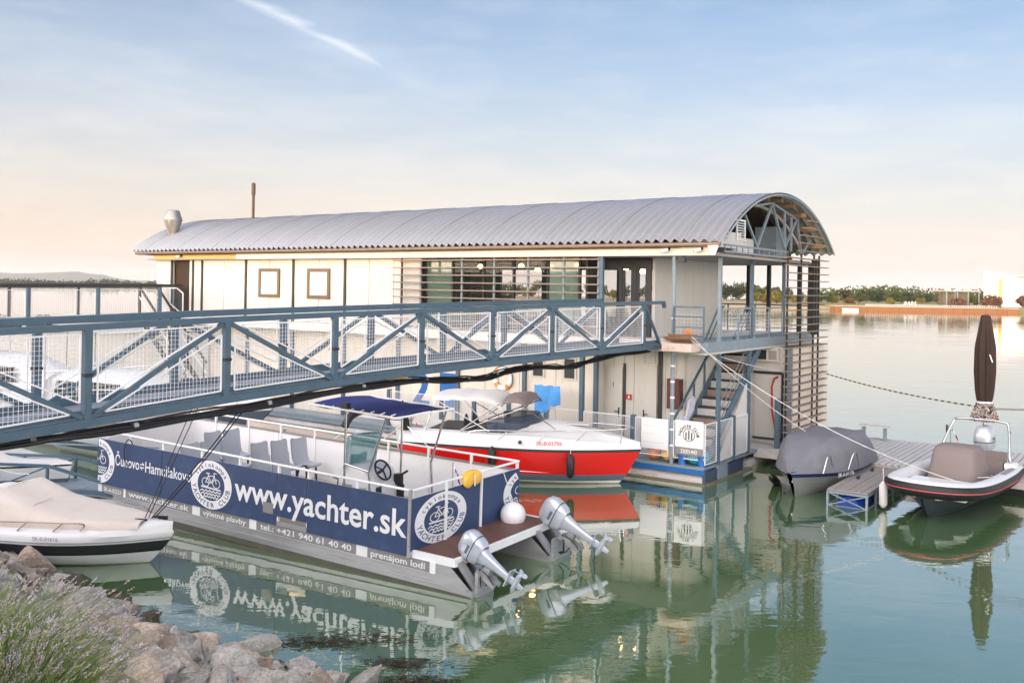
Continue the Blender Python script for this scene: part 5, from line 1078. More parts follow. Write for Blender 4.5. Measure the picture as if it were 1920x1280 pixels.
bpart(RBt, 'bow_rail', M['chrome'], lambda mb: (mb.tube(curve([(1.9, -1.10, 1.18), (2.1, -1.07, 1.33), (3.6, -1.02, 1.38), (4.9, -.72, 1.42), (5.8, -.32, 1.45), (6.05, 0, 1.46), (5.8, .32, 1.45), (4.9, .72, 1.42), (3.6, 1.02, 1.38)], 4), .014, 6), [mb.tube([p, q], .012, 6) for p, q in (((2.7, -1.10, 1.12), (2.95, -1.04, 1.36)), ((3.75, -1.03, 1.12), (4.0, -.98, 1.39)), ((4.7, -.80, 1.16), (4.95, -.70, 1.42)), ((5.75, -.34, 1.08), (5.8, -.32, 1.45)), ((5.75, .34, 1.08), (5.8, .32, 1.45)))]), 60)
bpart(RBt, 'registration', mat('red_lettering', (.60, .05, .05), .5), lambda mb: text(mb, 'SK-0-01796', (3.72, -1.155, 1.055), V((1, .08, .03)).normalized(), V((0, .35, 1)).normalized(), width=.66, height=.135, bold=.015))
bpart(RBt, 'hull_flash', M['vinylw'], lambda mb: mb.quad((1.35, -1.125, .40), (4.1, -1.045, .36), (1.6, -1.135, .335)))
bpart(RBt, 'porthole', M['dark'], lambda mb: mb.lathe((3.3, -1.13, 1.10), [(.05, 0), (.05, .02)], (0, -1, .2), 12))
outboard(RBt, (-.12, .0, .82), 0.0, math.pi, M['white'], 1.05)
flag(at(RBt, (.25, -.85, 1.35)), 0, 'small red white and blue flag at the red motorboat stern', .35, ('vinylw', 'red'))
fender(at(RBt, (2.6, -1.26, .98)), 'black fender hung amidships on the red motorboat', .62, .10); fender(at(RBt, (4.60, -1.08, .88)), 'black fender hung near the bow of the red motorboat', .62, .10)

# black-hulled boat with tan cover behind the catamaran
KB = thing('black_motorboat', 'black-hulled motorboat under a tan cover behind the catamaran', 'boat', (-1.75, 22.25, 0), math.atan2(4.6, -5.9))
h_ = MB(); rk = hull(h_, 7.4, 1.35, [(-.3, .02, .8), (.0, .6, .5), (.2, .85, .3), (.60, .98, .06), (.66, 1.0, 0)], [1, 0, 0, 1], full=.45, power=2.4, n=18, rise=.10); h_.build('hull', [M['dark'], M['slategel']], KB, 40)
bpart(KB, 'cover', M['carpet'], lambda mb: mb.grid([[V((p.x, p.y*(1-j/4), p.z+.34*min(1, p.x/5.0)*math.sin(j*math.pi/8)+.0)) for j in range(9)] for p in [r[-1] for r in rk]]), 60)
bpart(KB, 'folded_top', M['black'], lambda mb: mb.tube(curve([(2.1, -1.1, 1.25), (2.1, -1.05, 1.55), (2.1, -.75, 1.84), (2.1, 0, 1.93), (2.1, .75, 1.84), (2.1, 1.05, 1.55)], 5), .10, 10), 60)
for s in (-1, 1): bpart(KB, 'top_strut', M['chrome'], lambda mb: (mb.tube([(1.2, s*1.1, .85), (2.1, s*1.08, 1.4)], .016, 6), mb.tube([(3.0, s*1.1, .85), (2.12, s*1.06, 1.4)], .016, 6)))
for y in (-.4, .4): bpart(KB, 'cleat', M['chrome'], lambda mb: (mb.box((5.2, y, 1.08), (.18, .03, .03)), mb.box((5.2, y, 1.04), (.05, .03, .08))))

# big cruiser whose bow shows under the gangway
def cruiser(loc, rz, L, B, lab, cab=True, hullm='slategel', name='cabin_cruiser', stripe=True, zs=1.0):
    t = thing(name, lab, 'boat', loc, rz); t.scale = (1, 1, zs)
    h = MB(); r_ = hull(h, L, B, [(-.4, .02, 1.7), (.0, .55, 1.25), (.35, .82, .9), (1.15, 1.0, .15), (1.35, 1.0, .0)], [1, 1, 0, 1], full=.42, power=2.3, n=20, rise=.30); h.build('hull', [M[hullm], M['white']], t, 40)
    bpart(t, 'deck', M['white'], lambda mb: mb.grid([[V((p.x, p.y*(1-j/4), p.z+.02+.18*math.sin(j*math.pi/8))) for j in range(9)] for p in [q[-1] for q in r_]]), 60)
    if cab:
        def cabin(mb):
            rows = []
            for x, h0, w_ in ((L*.22, .0, .8), (L*.22, .95, .72), (L*.30, 1.15, .70), (L*.50, 1.1, .68), (L*.60, .75, .66), (L*.76, .12, .45)):
                z0 = 1.36; rows.append([V((x, -B*w_, z0)), V((x, -B*w_*.88, z0+h0*.8)), V((x, -B*w_*.5, z0+h0)), V((x, B*w_*.5, z0+h0)), V((x, B*w_*.88, z0+h0*.8)), V((x, B*w_, z0))])
            mb.grid(rows); mb.quad(*rows[1])
        c = bpart(t, 'cabin', M['white'], cabin, 35)
        for s in (-1, 1):
            for x0, x1 in ((L*.27, L*.38), (L*.40, L*.53)): bpart(t, 'window', M['dark'], lambda mb: mb.prism([(x0, 1.68), (x1, 1.66), (x1-.05, 2.12), (x0+.1, 2.16)], (0, s*.02, 0), (0, s*B*.715, 0), (1, 0, 0), (0, -s*.12 if False else 0, 1)), None)
        bpart(t, 'handrail', M['chrome'], lambda mb: (mb.tube([(p.x, -p.y*.95, p.z+.55) for p in [q[-1] for q in r_][6:]], .018, 6), [mb.tube([(p.x, -p.y*.97, p.z), (p.x, -p.y*.95, p.z+.55)], .014, 6) for p in [q[-1] for q in r_][6::3]]), 60)
    return t, r_
cr, _ = cruiser((-16.1, 30.3, 0), -.33, 9.8, 1.55, 'dark grey and white cruiser with porthole, bow under the gangway', zs=.92)
bpart(cr, 'porthole', M['chrome'], lambda mb: torus(mb, .14, .03)).location = (6.55, -1.46, .92)
bpart(cr, 'porthole_glass', M['dark'], lambda mb: mb.lathe((6.55, -1.47, .92), [(.12, 0), (.12, .02)], (0, -1, 0), 14))
cr2, _ = cruiser((-19.5, 24.6, 0), -.25, 8.2, 1.4, 'white cabin cruiser behind the left part of the gangway', hullm='white', zs=.95)
cr3, _ = cruiser((-20.2, 31.5, 0), -.15, 8.6, 1.5, 'white cruiser with dark windows farthest left behind the mesh', hullm='white', zs=1.05)
# covered speedboat farther left
def covered(loc, rz, L, B, lab, cover, peak=.75, zg=.75, hullm='white', band='slategel', name='covered_speedboat'):
    t = thing(name, lab, 'boat', loc, rz)
    h = MB(); r_ = hull(h, L, B, [(-.3, .02, .75), (.02, .6, .5), (.25, .86, .28), (zg*.62, .95, .10), (zg*.92, 1.0, .02), (zg, 1.0, 0)], [0, 0, 1, 0, 0], full=.42, power=2.2, n=18, rise=.10); h.build('hull', [M[hullm], M[band]], t, 40)
    def cov(mb):
        for i_, p in enumerate([r[-1] for r in r_]): pass
        mb.grid([[V((p.x, p.y*math.cos(j*math.pi/10), p.z+.04+peak*(math.sin(j*math.pi/10)**.8)*max(.04, math.exp(-((p.x-L*.34)/(L*.27))**2))-.035*math.sin(p.x*4.1+j)*math.sin(j*math.pi/10))) for j in range(11)] for p in [r[-1] for r in r_]])
    bpart(t, 'cover', M[cover], cov, 60); return t, r_
covered((-15.2, 22.6, 0), -.30, 5.6, 1.05, 'white speedboat under a pale cover left of the catamaran bow', 'palecanvas', .55)
covered((-13.0, 27.9, 0), -.55, 5.6, 1.05, 'white speedboat with dark band behind the gangway mesh', 'beigecanvas', .55)
FC = thing('floating_cabin', 'long white floating cabin with dark joints behind the left gangway mesh', 'cabin', (-22.5, 37.5, -.6), -.02)
for k in range(9): bpart(FC, 'wall_panel', M['offwhite'], lambda mb: mb.b2((k*1.15+.02, 0, 1.9), (k*1.15+1.13, .08, 3.55)))
for k in range(4): bpart(FC, 'window', M['dark'], lambda mb: mb.b2((k*2.5+.5, -.02, 1.0), (k*2.5+2.2, .05, 1.8)))
bpart(FC, 'lower_wall', M['whitep'], lambda mb: mb.b2((0, .06, .2), (10.3, .14, 1.95))); bpart(FC, 'roof', M['greypanel'], lambda mb: mb.b2((-.1, -.1, 3.55), (10.4, 3.5, 3.63))); bpart(FC, 'float', M['float'], lambda mb: mb.b2((-.2, -.4, -.3), (10.5, 3.6, .25)))
for k in range(3):
    bx = thing('planter', 'green planter box on the roof edge of the floating cabin', 'planter', (-22.0+k*1.5, 37.6, 3.03), 0, 'planters on the floating cabin'); bpart(bx, 'box', M['dark'], lambda mb: mb.b2((-.6, -.12, 0), (.6, .12, .2)))
    cm_ = crown_mesh(300+k, 160, (.55, .5), .06, 6); bo = cm_.build('foliage', LEAF[0], bx); bo.location = (0, 0, .1); bo['kind'] = 'stuff'
# low walkway at far left with blue truss
WK = thing('floating_walkway', 'low floating walkway with slim blue truss rails at far left', 'walkway', (-15.5, 20.9, 0), -.10)
for y in (0, 1.1):
    bpart(WK, 'rail', M['steel'], lambda mb: (mb.bar((0, y, .95), (5.4, y, .95), .06), mb.bar((5.4, y, .95), (7.4, y, .45), .06), mb.bar((0, y, .38), (7.4, y, .38), .09, .12)))
    for k in range(5): bpart(WK, 'post', M['steel'], lambda mb: mb.bar((.4+k*1.25, y, .40), (.4+k*1.25, y, .95), .05))
    for k in range(4): bpart(WK, 'brace', M['steel'], lambda mb: mb.bar((.4+k*1.25, y, .42 if k % 2 else .93), (1.65+k*1.25, y, .93 if k % 2 else .42), .035))
bpart(WK, 'tall_post', M['steel_pale'], lambda mb: (mb.bar((3.2, 1.1, .4), (3.4, 1.1, 1.75), .08), mb.bar((6.1, 1.1, .4), (6.35, 1.1, 1.75), .08), mb.bar((3.4, 1.1, 1.6), (6.3, 1.1, 1.6), .04), mb.bar((3.3, 1.1, 1.25), (7.4, 1.1, 1.22), .03)))
for k in range(12): bpart(WK, 'board', M['steel_pale'], lambda mb: mb.b2((k*.62, .06, .44), (k*.62+.605, 1.04, .47)))
bpart(WK, 'float', M['float'], lambda mb: mb.b2((0, -.1, -.3), (7.4, 1.2, .28)))

# white boat in the left foreground, bow to the right
WBt = thing('covered_motorboat', 'white motorboat with beige cover and black band in the left foreground', 'boat', (-10.42, 17.33, 0), -.175); WBt.scale = (1, 1, .71)
LW = [(-.32, .02, .75), (.035, .68, .47), (.13, .80, .40), (.35, .90, .25), (.40, .91, .22), (.64, 1.0, .08), (.70, 1.0, .05), (.84, 1.02, .0), (.90, .97, .03)]
h_ = MB(); rwb = hull(h_, 4.55, .95, LW, [3, 0, 0, 1, 2, 0, 0, 0], full=.45, power=2.4, tuck=.92, n=20, rise=-.02); h_.build('hull', [M['white'], M['black'], mat('dark_band_vinyl', (.03, .033, .04), .3), mat('yellowed_waterline', (.42, .38, .22), .5, var=.3, vscale=6)], WBt, 35)
bpart(WBt, 'black_band', mat('dark_band_vinyl', (.03, .033, .04), .3), lambda mb: mb.grid([[V((p.x*1.0, -p.y-.004, p.z)) for p in (r[4].lerp(r[5], .25), r[5])] for r in rwb[:20]]), 60)
def dkw(mb): mb.grid([[V((p.x, p.y*math.cos(j*math.pi/10), p.z+.20*math.sin(j*math.pi/10)*(1 if p.x > 1 else .6))) for j in range(11)] for p in [r[-1] for r in rwb]])
bpart(WBt, 'foredeck', M['white'], dkw, 60)
def cvw(mb):
    rows = []
    for x, hh, w_ in ((-.05, .10, .93), (.25, .42, .90), (.8, .62, .88), (1.42, .84, .86), (1.48, .85, .85), (2.1, .46, .82), (2.8, .26, .78), (3.5, .17, .62), (4.05, .12, .36)):
        rows.append([V((x, -w_*math.cos(j*math.pi/12)*(.98 if j not in (0, 12) else 1), .93+.05*(x/4)+(hh*min(1, math.sin(j*math.pi/12)*1.75)**.9 if 0 < j < 12 else -.02)+.018*math.sin(x*7+j*1.3)*(0 < j < 12))) for j in range(13)])
    mb.grid(rows)
bpart(WBt, 'cover', M['beigecanvas'], cvw, 55)
bpart(WBt, 'cover_seam', mat('cover_stitching', (.50, .42, .35), .9), lambda mb: (mb.tube([(x, y_, z_) for x, y_, z_ in ((1.45, -.60, 1.66), (1.46, -.3, 1.80), (1.46, 0, 1.81), (1.46, .3, 1.80))], .008, 5), mb.tube([(2.1, -.66, 1.36), (2.1, -.4, 1.45), (2.1, 0, 1.46)], .007, 5)), 60)
bpart(WBt, 'pin_stripe', M['dark'], lambda mb: mb.grid([[V((p.x, -p.y-.006, p.z)) for p in (r[3].lerp(r[4], .1), r[3].lerp(r[4], .55))] for r in rwb[:15]]), 60)
bpart(WBt, 'rub_rail', M['greyv'], lambda mb: (mb.tube([(r[6].x, -r[6].y-.006, r[6].z) for r in rwb[:21]], .012, 6)), 60)
bpart(WBt, 'side_rail', mat('bronze_tube', (.36, .29, .24), .3, metal=.8), lambda mb: (mb.tube(curve([(1.25, -.93, 1.00), (1.35, -.92, 1.12), (2.9, -.80, 1.16), (3.25, -.72, 1.13), (3.2, -.74, .98)], 4), .016, 6), mb.tube([(2.1, -.90, .95), (2.25, -.86, 1.14)], .013, 6), mb.tube([(2.75, -.84, .96), (2.9, -.80, 1.15)], .013, 6)), 60)
bpart(WBt, 'far_rail', M['chrome'], lambda mb: mb.tube(curve([(1.8, .85, .98), (2.0, .84, 1.30), (3.4, .60, 1.24), (3.9, .42, 1.0)], 4), .015, 6), 60)
bpart(WBt, 'bow_cleat', M['black'], lambda mb: (mb.box((3.95, -.10, 1.10), (.22, .04, .04)), mb.box((3.95, -.10, 1.06), (.06, .05, .08)), mb.box((4.25, .12, 1.09), (.16, .05, .10)), mb.tube([(3.5, -.4, 1.06), (3.62, -.38, 1.09), (3.7, -.36, 1.05)], .02, 6)))
bpart(WBt, 'registration', M['greyv'], lambda mb: text(mb, 'SK-0-01616', (2.45, -.972, .765), V((1, .03, .02)).normalized(), V((0, .0, 1)), width=.48, height=.135, bold=.0))
bpart(WBt, 'maker_mark', M['dark'], lambda mb: mb.tube([(.75+.03*k, -.972, .835+.018*math.sin(k*2.2)) for k in range(8)], .006, 4))
bpart(WBt, 'bow_mooring_eye', M['chrome'], lambda mb: mb.box((4.35, 0, .45), (.10, .03, .05)))
outboard(WBt, (-.12, 0, .72), 0.35, math.pi, M['white'], 1.1)
bpart(WBt, 'engine_hood', M['white'], lambda mb: mb.sph((.80, .55, 1.20), .42, 18, 10, (1, .8, 1.0)), 60)
fender(at(WBt, (1.55, -1.02, .80)), 'big black fender on the white covered foreground boat', .70, .10, group='fenders hung on the boats')

# grey covered aluminium boat, bow towards the viewer   (local x forward = towards the viewer)
BD = math.atan2(-.81, -.584)
AL = thing('covered_aluminium_boat', 'aluminium boat under a dome-shaped grey cover beside the jetty', 'boat', (9.33, 26.02, 0), BD); AL.scale = (1.03, 1.08, 1)
h_ = MB(); ra = hull(h_, 4.25, .93, [(-.3, .03, .55), (.0, .62, .36), (.14, .78, .28), (.36, .92, .12), (.40, .93, .10), (.56, 1.0, 0)], [0, 0, 0, 0, 1], full=.35, power=2.3, tuck=.96, n=18, rise=.12, blunt=.06); h_.build('hull', [M['alu'], mat('dark_blue_band', (.015, .03, .10), .4)], AL, 40)
def cva(mb):
    rows = []
    for i, p in enumerate([r[-1] for r in ra]):
        t = p.x/4.25; env = min(1, (t+.02)/.10)**.5*(1 if t < .62 else max(0.02, 1-((t-.62)/.38)**1.6)); hh = .80*env
        rows.append([V((p.x+.04*(j in (0, 12)), 1.03*p.y*math.cos(j*math.pi/12) if j in (0, 12) else p.y*.99*math.cos(j*math.pi/12)*(1 if abs(j-6) > 3 else .96), p.z-.05+(hh*min(1, math.sin(j*math.pi/12)*1.5) if 0 < j < 12 else 0)+.02*math.sin(p.x*5+j*2)*(0 < j < 12))) for j in range(13)])
    mb.grid(rows); mb.quad(*rows[0])
bpart(AL, 'cover', M['greycanvas'], cva, 50)
for x, y in ((3.35, .62), (2.45, .95)): bpart(AL, 'handrail', M['chrome'], lambda mb: mb.tube(curve([(x+.28, y*.94, .62), (x+.10, y*1.0, .98), (x-.02, y*1.02, 1.02), (x-.12, y*1.03, .96), (x-.30, y*1.05, .60)], 4), .017, 6), 60)
bpart(AL, 'registration', M['vinylw'], lambda mb: text(mb, 'SK-0-01176', (3.1, .775, .475), V((-1, .22, -.03)).normalized(), V((0, 0, 1)), width=.75, height=.13, bold=.02))
bpart(AL, 'bow_eye', M['chrome'], lambda mb: mb.box((3.95, 0, .40), (.08, .03, .05)))
fender(at(AL, (3.3, -.72, .30)), 'black fender floating out from the grey covered boat bow', .75, .10, tilt=(R(55), R(-50), 0))
# small float with barrels beside it
FD = thing('float_dock', 'narrow plank float on blue barrels between the two boats', 'float', (7.95, 21.8, 0), math.atan2(.81, .584))
M['brownplank'] = mat('brown_grey_plank', (.27, .24, .22), .75, var=.25, vscale=6, stretch=(1, 5, 5))
for k in range(6): bpart(FD, 'plank', M['brownplank'], lambda mb: mb.b2((0, -.46+k*.155, .345), (4.7, -.46+k*.155+.145, .38+.004*(k % 2))))
bpart(FD, 'frame', M['steel_pale'], lambda mb: ([mb.bar((0, s*.45, z), (4.7, s*.45, z), .05) for s in (-1, 1) for z in (.31, -.02)], [mb.bar((x, -.45, z), (x, .45, z), .05) for x in (.0, 1.6, 3.2, 4.7) for z in (.31, -.02)], [mb.bar((x, s*.45, -.02), (x, s*.45, .31), .05) for x in (0, .8, 1.6, 2.4, 3.2, 4.7) for s in (-1, 1)], mb.bar((0, -.45, 0), (0, .45, .30), .025), mb.bar((0, .45, 0), (0, -.45, .30), .025)))
for k in range(4): bpart(FD, 'barrel', M['barrel'], lambda mb: mb.tube([(.10+k*1.1, 0, -.02), (.16+k*1.1, 0, -.02), (.5+k*1.1, 0, -.02), (.95+k*1.1, 0, -.02), (1.0+k*1.1, 0, -.02)], [.24, .28, .285, .28, .24], 18), 40)
for k in (1, 2): bpart(FD, 'cleat', M['dark'], lambda mb: (mb.box((.35+k*1.3, .2, .43), (.22, .04, .04)), mb.box((.35+k*1.3, .2, .40), (.06, .05, .06))))
# inflatable boat
RI = thing('inflatable_boat', 'black and white rigid inflatable boat with taupe console cover', 'boat', (12.3, 24.25, .06), math.atan2(-.76, -.65)); RI.scale = (1.05, 1.08, .98)
path = curve([(x, y, z+.10) for x, y, z in ((0.0, .82, .42), (1.2, .88, .42), (2.6, .88, .44), (3.7, .80, .49), (4.35, .58, .55), (4.62, .25, .58), (4.66, 0, .585), (4.62, -.25, .58), (4.35, -.58, .55), (3.7, -.80, .49), (2.6, -.88, .44), (1.2, -.88, .42), (0.0, -.82, .42))], 4)
def tubes(mb):
    n = 18; vs = []; rows = []
    for i, p in enumerate(path):
        t = (path[min(i+1, len(path)-1)]-path[max(i-1, 0)]).normalized(); out_ = V((t.y, -t.x, 0)).normalized()*-1
        if out_.dot(V((p.x-2.0, p.y, 0))) < 0: out_ = -out_
        rows.append([p+(out_*math.cos(2*math.pi*k/n)+V((0, 0, 1))*math.sin(2*math.pi*k/n))*.20*(1.0 if 2 < i < len(path)-3 else .8) for k in range(n+1)])
    mats = []
    for k in range(n):
        th = 360*(k+.5)/n; mats.append(0 if 30 < th < 200 else 1)
    mb.grid(rows, mats); mb.quad(*rows[0][:-1]); mb.quad(*rows[-1][:-1])
    return rows
bpart(RI, 'inflated_collar', [mat('white_hypalon', (.58, .585, .60), .5, var=.06, stain=((.45, .44, .43), .4, 4)), M['black']], tubes, 50)
def band(z0, z1, m, nm, ex=.207):
    def f(mb):
        rows = []
        for i, p in enumerate(path):
            t = (path[min(i+1, len(path)-1)]-path[max(i-1, 0)]).normalized(); o_ = V((t.y, -t.x, 0)).normalized()
            if o_.dot(V((p.x-2.0, p.y, 0))) < 0: o_ = -o_
            rows.append([p+o_*(ex*math.cos(a))+V((0, 0, ex*math.sin(a))) for a in (z0, (z0+z1)/2, z1)])
        mb.grid(rows)
    return bpart(RI, nm, m, f, 60)
band(.10, .38, M['black'], 'rub_strake', .216); band(-.10, .02, mat('faded_red_strip', (.50, .09, .09), .5), 'red_stripe', .214)
h_ = MB(); hull(h_, 4.66, .80, [(-.35, .03, .80), (-.02, .55, .42), (.22, .9, .12), (.48, 1.0, .0)], [0, 0, 0], full=.45, power=3.0, n=16, rise=.10); h_.build('hull', mat('dark_rib_hull', (.035, .045, .055), .35), RI, 40)
bpart(RI, 'keel_stripe', M['whitep'], lambda mb: mb.tube([(3.60, 0, -.33), (3.95, 0, .0), (4.2, 0, .24)], .02, 6))
bpart(RI, 'floor', M['whitep'], lambda mb: mb.b2((.05, -.66, .34), (3.9, .66, .40)))
bpart(RI, 'bow_locker', M['white'], lambda mb: mb.prism([(3.0, -.62), (3.9, -.58), (4.35, -.25), (4.35, .25), (3.9, .58), (3.0, .62)], (0, 0, .24), (0, 0, .40), (1, 0, 0), (0, 1, 0)))
def ccov(mb):
    rows = []
    for z, x0, x1, w_ in ((.42, 1.05, 2.62, .56), (.8, 1.15, 2.56, .50), (1.15, 1.35, 2.44, .46), (1.30, 1.55, 2.30, .42), (1.33, 1.7, 2.1, .2)):
        cx, hx = (x0+x1)/2, (x1-x0)/2; rows.append([V((cx+hx*math.copysign(abs(math.cos(t*math.pi/12))**.35, math.cos(t*math.pi/12)), w_*math.copysign(abs(math.sin(t*math.pi/12))**.35, math.sin(t*math.pi/12)), z+.01*math.sin(t*3))) for t in range(25)])
    mb.grid(rows); mb.quad(*rows[-1][:-1])
bpart(RI, 'console_cover', M['taupecanvas'], ccov, 50)
bpart(RI, 'rear_bench', M['taupecanvas'], lambda mb: (mb.b2((.15, -.62, .40), (.55, .62, .80)), mb.b2((.10, -.62, .80), (.25, .62, .98))))
bpart(RI, 'tow_arch', mat('satin_tube', (.55, .55, .55), .25, metal=.9), lambda mb: mb.tube(curve([(.35, .78, .60), (.55, .76, .9), (.02, .62, 1.62), (-.0, .48, 1.74), (-.02, 0, 1.76), (-.0, -.48, 1.74), (.02, -.62, 1.62), (.55, -.76, .9), (.35, -.78, .60)], 5), .032, 8), 60)
for y in (-.5, .5): bpart(RI, 'arch_foot', M['whitep'], lambda mb: mb.box((.45, y*1.55, .70), (.35, .22, .14)))
bpart(RI, 'rod_holder', M['dark'], lambda mb: (mb.tube([(.2, -.70, 1.3), (.15, -.72, 1.55)], .03, 8), mb.box((.1, .66, 1.5), (.06, .05, .05)), mb.tube([(.0, -.15, 1.78), (.06, -.15, 1.80)], .02, 6)))
outboard(RI, (-.15, 0, .55), 0.0, math.pi, M['silver'], 1.15)
bpart(RI, 'grey_patch', M['greyv'], lambda mb: mb.grid([[V((x, .90+.14*math.cos(a), .53+.203*math.sin(a)+.008)) for a in (1.1, 1.5, 1.9)] for x in (.9, 1.4, 1.9)]))
flag(at(RI, (-.02, -.68, 1.35)), 0, 'small drooping flag on the inflatable boat arch', .2, ('vinylw', 'umbrella', 'red'))
fender(at(RI, (4.15, -.92, .62)), 'off-white fender at the inflatable boat bow', .62, .095, m=M['palecanvas'])

# ------------------------------------------------------------------ mooring ropes
def sag(p, q, s, n=14): p, q = V(p), V(q); return [p.lerp(q, i/n)-V((0, 0, s*4*(i/n)*(1-i/n))) for i in range(n+1)]
def rope(lab, pts, r, m=None, name='mooring_rope', group='mooring ropes'):
    mb = MB(); mb.tube(pts, r, 6); o = mb.build(name, m or M['rope'], None, 60); return tag(o, lab, 'rope', group)
r1 = hw(.35, -.35, 3.82); j1 = jw(3.0, 3.9, .5)
rope('pale rope from the landing down past the grey covered boat', sag(r1, at(RI, (3.2, .55, .62)), .42, 20), .010)
rope('second pale rope from the landing beside the first', sag(r1+V((.1, 0, .03)), hw(-2.8, 3.4, .60), .30, 20), .010)
rope('thin pale rope from the corner post towards the trellis', sag(hw(.0, .86, 3.3), hw(-.62, 6.9, 2.45), .10), .009)
# striped line, dark and yellow beads, then plain
lp_ = sag(hw(-.7, 7.7, 2.45), (11.75, 22.6, 2.27), .10, 60)
sl = thing('striped_line', 'black and yellow striped line stretched from the trellis to the right', 'rope')
for k in range(0, 60): part(sl, 'bead', M['darkrope'] if k % 2 else mat('pale_yellow_strand', (.55, .47, .25), .8), lambda mb: mb.tube([lp_[k], lp_[k+1]], .020 if k % 2 else .016, 6, cap=False))
part(sl, 'plain_end', mat('grey_line', (.20, .18, .17), .8), lambda mb: mb.tube([lp_[-1], V((13.2, 21.0, 2.42))], .020, 6))
bow = at(WBt, (4.0, -.05, 1.12))
for k, (q, s) in enumerate((((-6.15, 18.6, 3.05), 0), ((-6.02, 18.6, 3.05), 0), ((-4.2, 14.6, 3.1), .05), ((-4.1, 14.5, 3.12), .05))): rope(('dark mooring line from the foreground bow up to the gangway, %s' % ('nearly upright one', 'upright one beside it', 'slanting one', 'slanting twin')[k]), sag(bow+V((.05*k, .03*k, 0)), q, s), .010, M['darkrope'])
rope('thin pale rope from the foreground boat cover back to the walkway', sag(at(WBt, (1.4, .3, 1.95)), (-12.0, 21.1, .95), .1), .010)
rope('pale rope between the float and the inflatable boat', sag((10.35, 25.9, .5), at(RI, (2.6, .8, .75)), .2), .013)

# floating weed near the stones
wd = MB(); r = random.Random(3)
for _ in range(900):
    c = r.choice(((-2.05, 13.15, .9, .28), (-2.7, 12.95, .7, .2), (-1.35, 12.3, .5, .2), (-1.1, 11.75, .5, .2)))
    a = r.uniform(0, 6.28); p = V((c[0]+r.gauss(0, c[2]*.5), c[1]+r.gauss(0, c[3]*.5)-.35*(0), .006+r.random()*.02)); d = V((math.cos(a), math.sin(a)*.4, 0))*r.uniform(.02, .07); e = V((-d.y, d.x, 0)).normalized()*.008
    wd.quad(p-d-e, p+d-e, p+d+e+V((0, 0, .01)), p-d+e)
tag(wd.build('water_weed', mat('dark_water_weed', (.035, .028, .012), .8)), kind='stuff')

# ------------------------------------------------------------------ boulders of the bank
def rock_mat(name, cols, wet=False):
    m = bpy.data.materials.new(name); m.use_nodes = True; t = m.node_tree; b = t.nodes['Principled BSDF']; b.inputs['Roughness'].default_value = .35 if wet else .85
    co = t.nodes.new('ShaderNodeTexCoord'); oi = t.nodes.new('ShaderNodeObjectInfo')
    ad = t.nodes.new('ShaderNodeVectorMath'); ad.operation = 'ADD'; t.links.new(co.outputs['Object'], ad.inputs[0]); sc = t.nodes.new('ShaderNodeMath'); sc.operation = 'MULTIPLY'; sc.inputs[1].default_value = 50; t.links.new(oi.outputs['Random'], sc.inputs[0])
    cb = t.nodes.new('ShaderNodeCombineXYZ'); t.links.new(sc.outputs[0], cb.inputs[0]); t.links.new(cb.outputs[0], ad.inputs[1])
    n = t.nodes.new('ShaderNodeTexNoise'); n.inputs['Scale'].default_value = 3.2; n.inputs['Detail'].default_value = 10; n.inputs['Roughness'].default_value = .72; t.links.new(ad.outputs[0], n.inputs[0])
    cr = t.nodes.new('ShaderNodeValToRGB'); e = cr.color_ramp.elements; e[0].position = .30; e[0].color = cols[0]+(1,); e[1].position = .70; e[1].color = cols[-1]+(1,)
    for k, c in enumerate(cols[1:-1]): q = e.new(.30+.40*(k+1)/(len(cols)-1)); q.color = c+(1,)
    t.links.new(n.outputs[0], cr.inputs[0])
    v = t.nodes.new('ShaderNodeTexNoise'); v.inputs['Scale'].default_value = 34; v.inputs['Detail'].default_value = 4; t.links.new(ad.outputs[0], v.inputs[0])
    mu = t.nodes.new('ShaderNodeMix'); mu.data_type = 'RGBA'; mu.blend_type = 'MULTIPLY'; mu.inputs[0].default_value = .8; t.links.new(cr.outputs[0], mu.inputs[6]); t.links.new(v.outputs[0], mu.inputs[7])
    hsv = t.nodes.new('ShaderNodeHueSaturation'); mr = t.nodes.new('ShaderNodeMapRange'); mr.inputs[3].default_value = .95; mr.inputs[4].default_value = 1.75; t.links.new(oi.outputs['Random'], mr.inputs[0]); t.links.new(mr.outputs[0], hsv.inputs['Value']); t.links.new(mu.outputs[2], hsv.inputs['Color']); t.links.new(hsv.outputs[0], b.inputs['Base Color'])
    nb = t.nodes.new('ShaderNodeTexNoise'); nb.inputs['Scale'].default_value = 9; nb.inputs['Detail'].default_value = 9; nb.inputs['Roughness'].default_value = .7; t.links.new(ad.outputs[0], nb.inputs[0]); bp = t.nodes.new('ShaderNodeBump'); bp.inputs['Strength'].default_value = .8; bp.inputs['Distance'].default_value = .05; t.links.new(nb.outputs[0], bp.inputs['Height']); t.links.new(bp.outputs[0], b.inputs['Normal']); return m
RM = [rock_mat('grey_granite', [(.20, .18, .155), (.44, .405, .36), (.72, .67, .60)]), rock_mat('pinkish_granite', [(.28, .20, .15), (.52, .41, .32), (.72, .64, .56)]), rock_mat('wet_dark_granite', [(.035, .03, .02), (.09, .07, .04), (.15, .12, .08)], True)]
import bmesh
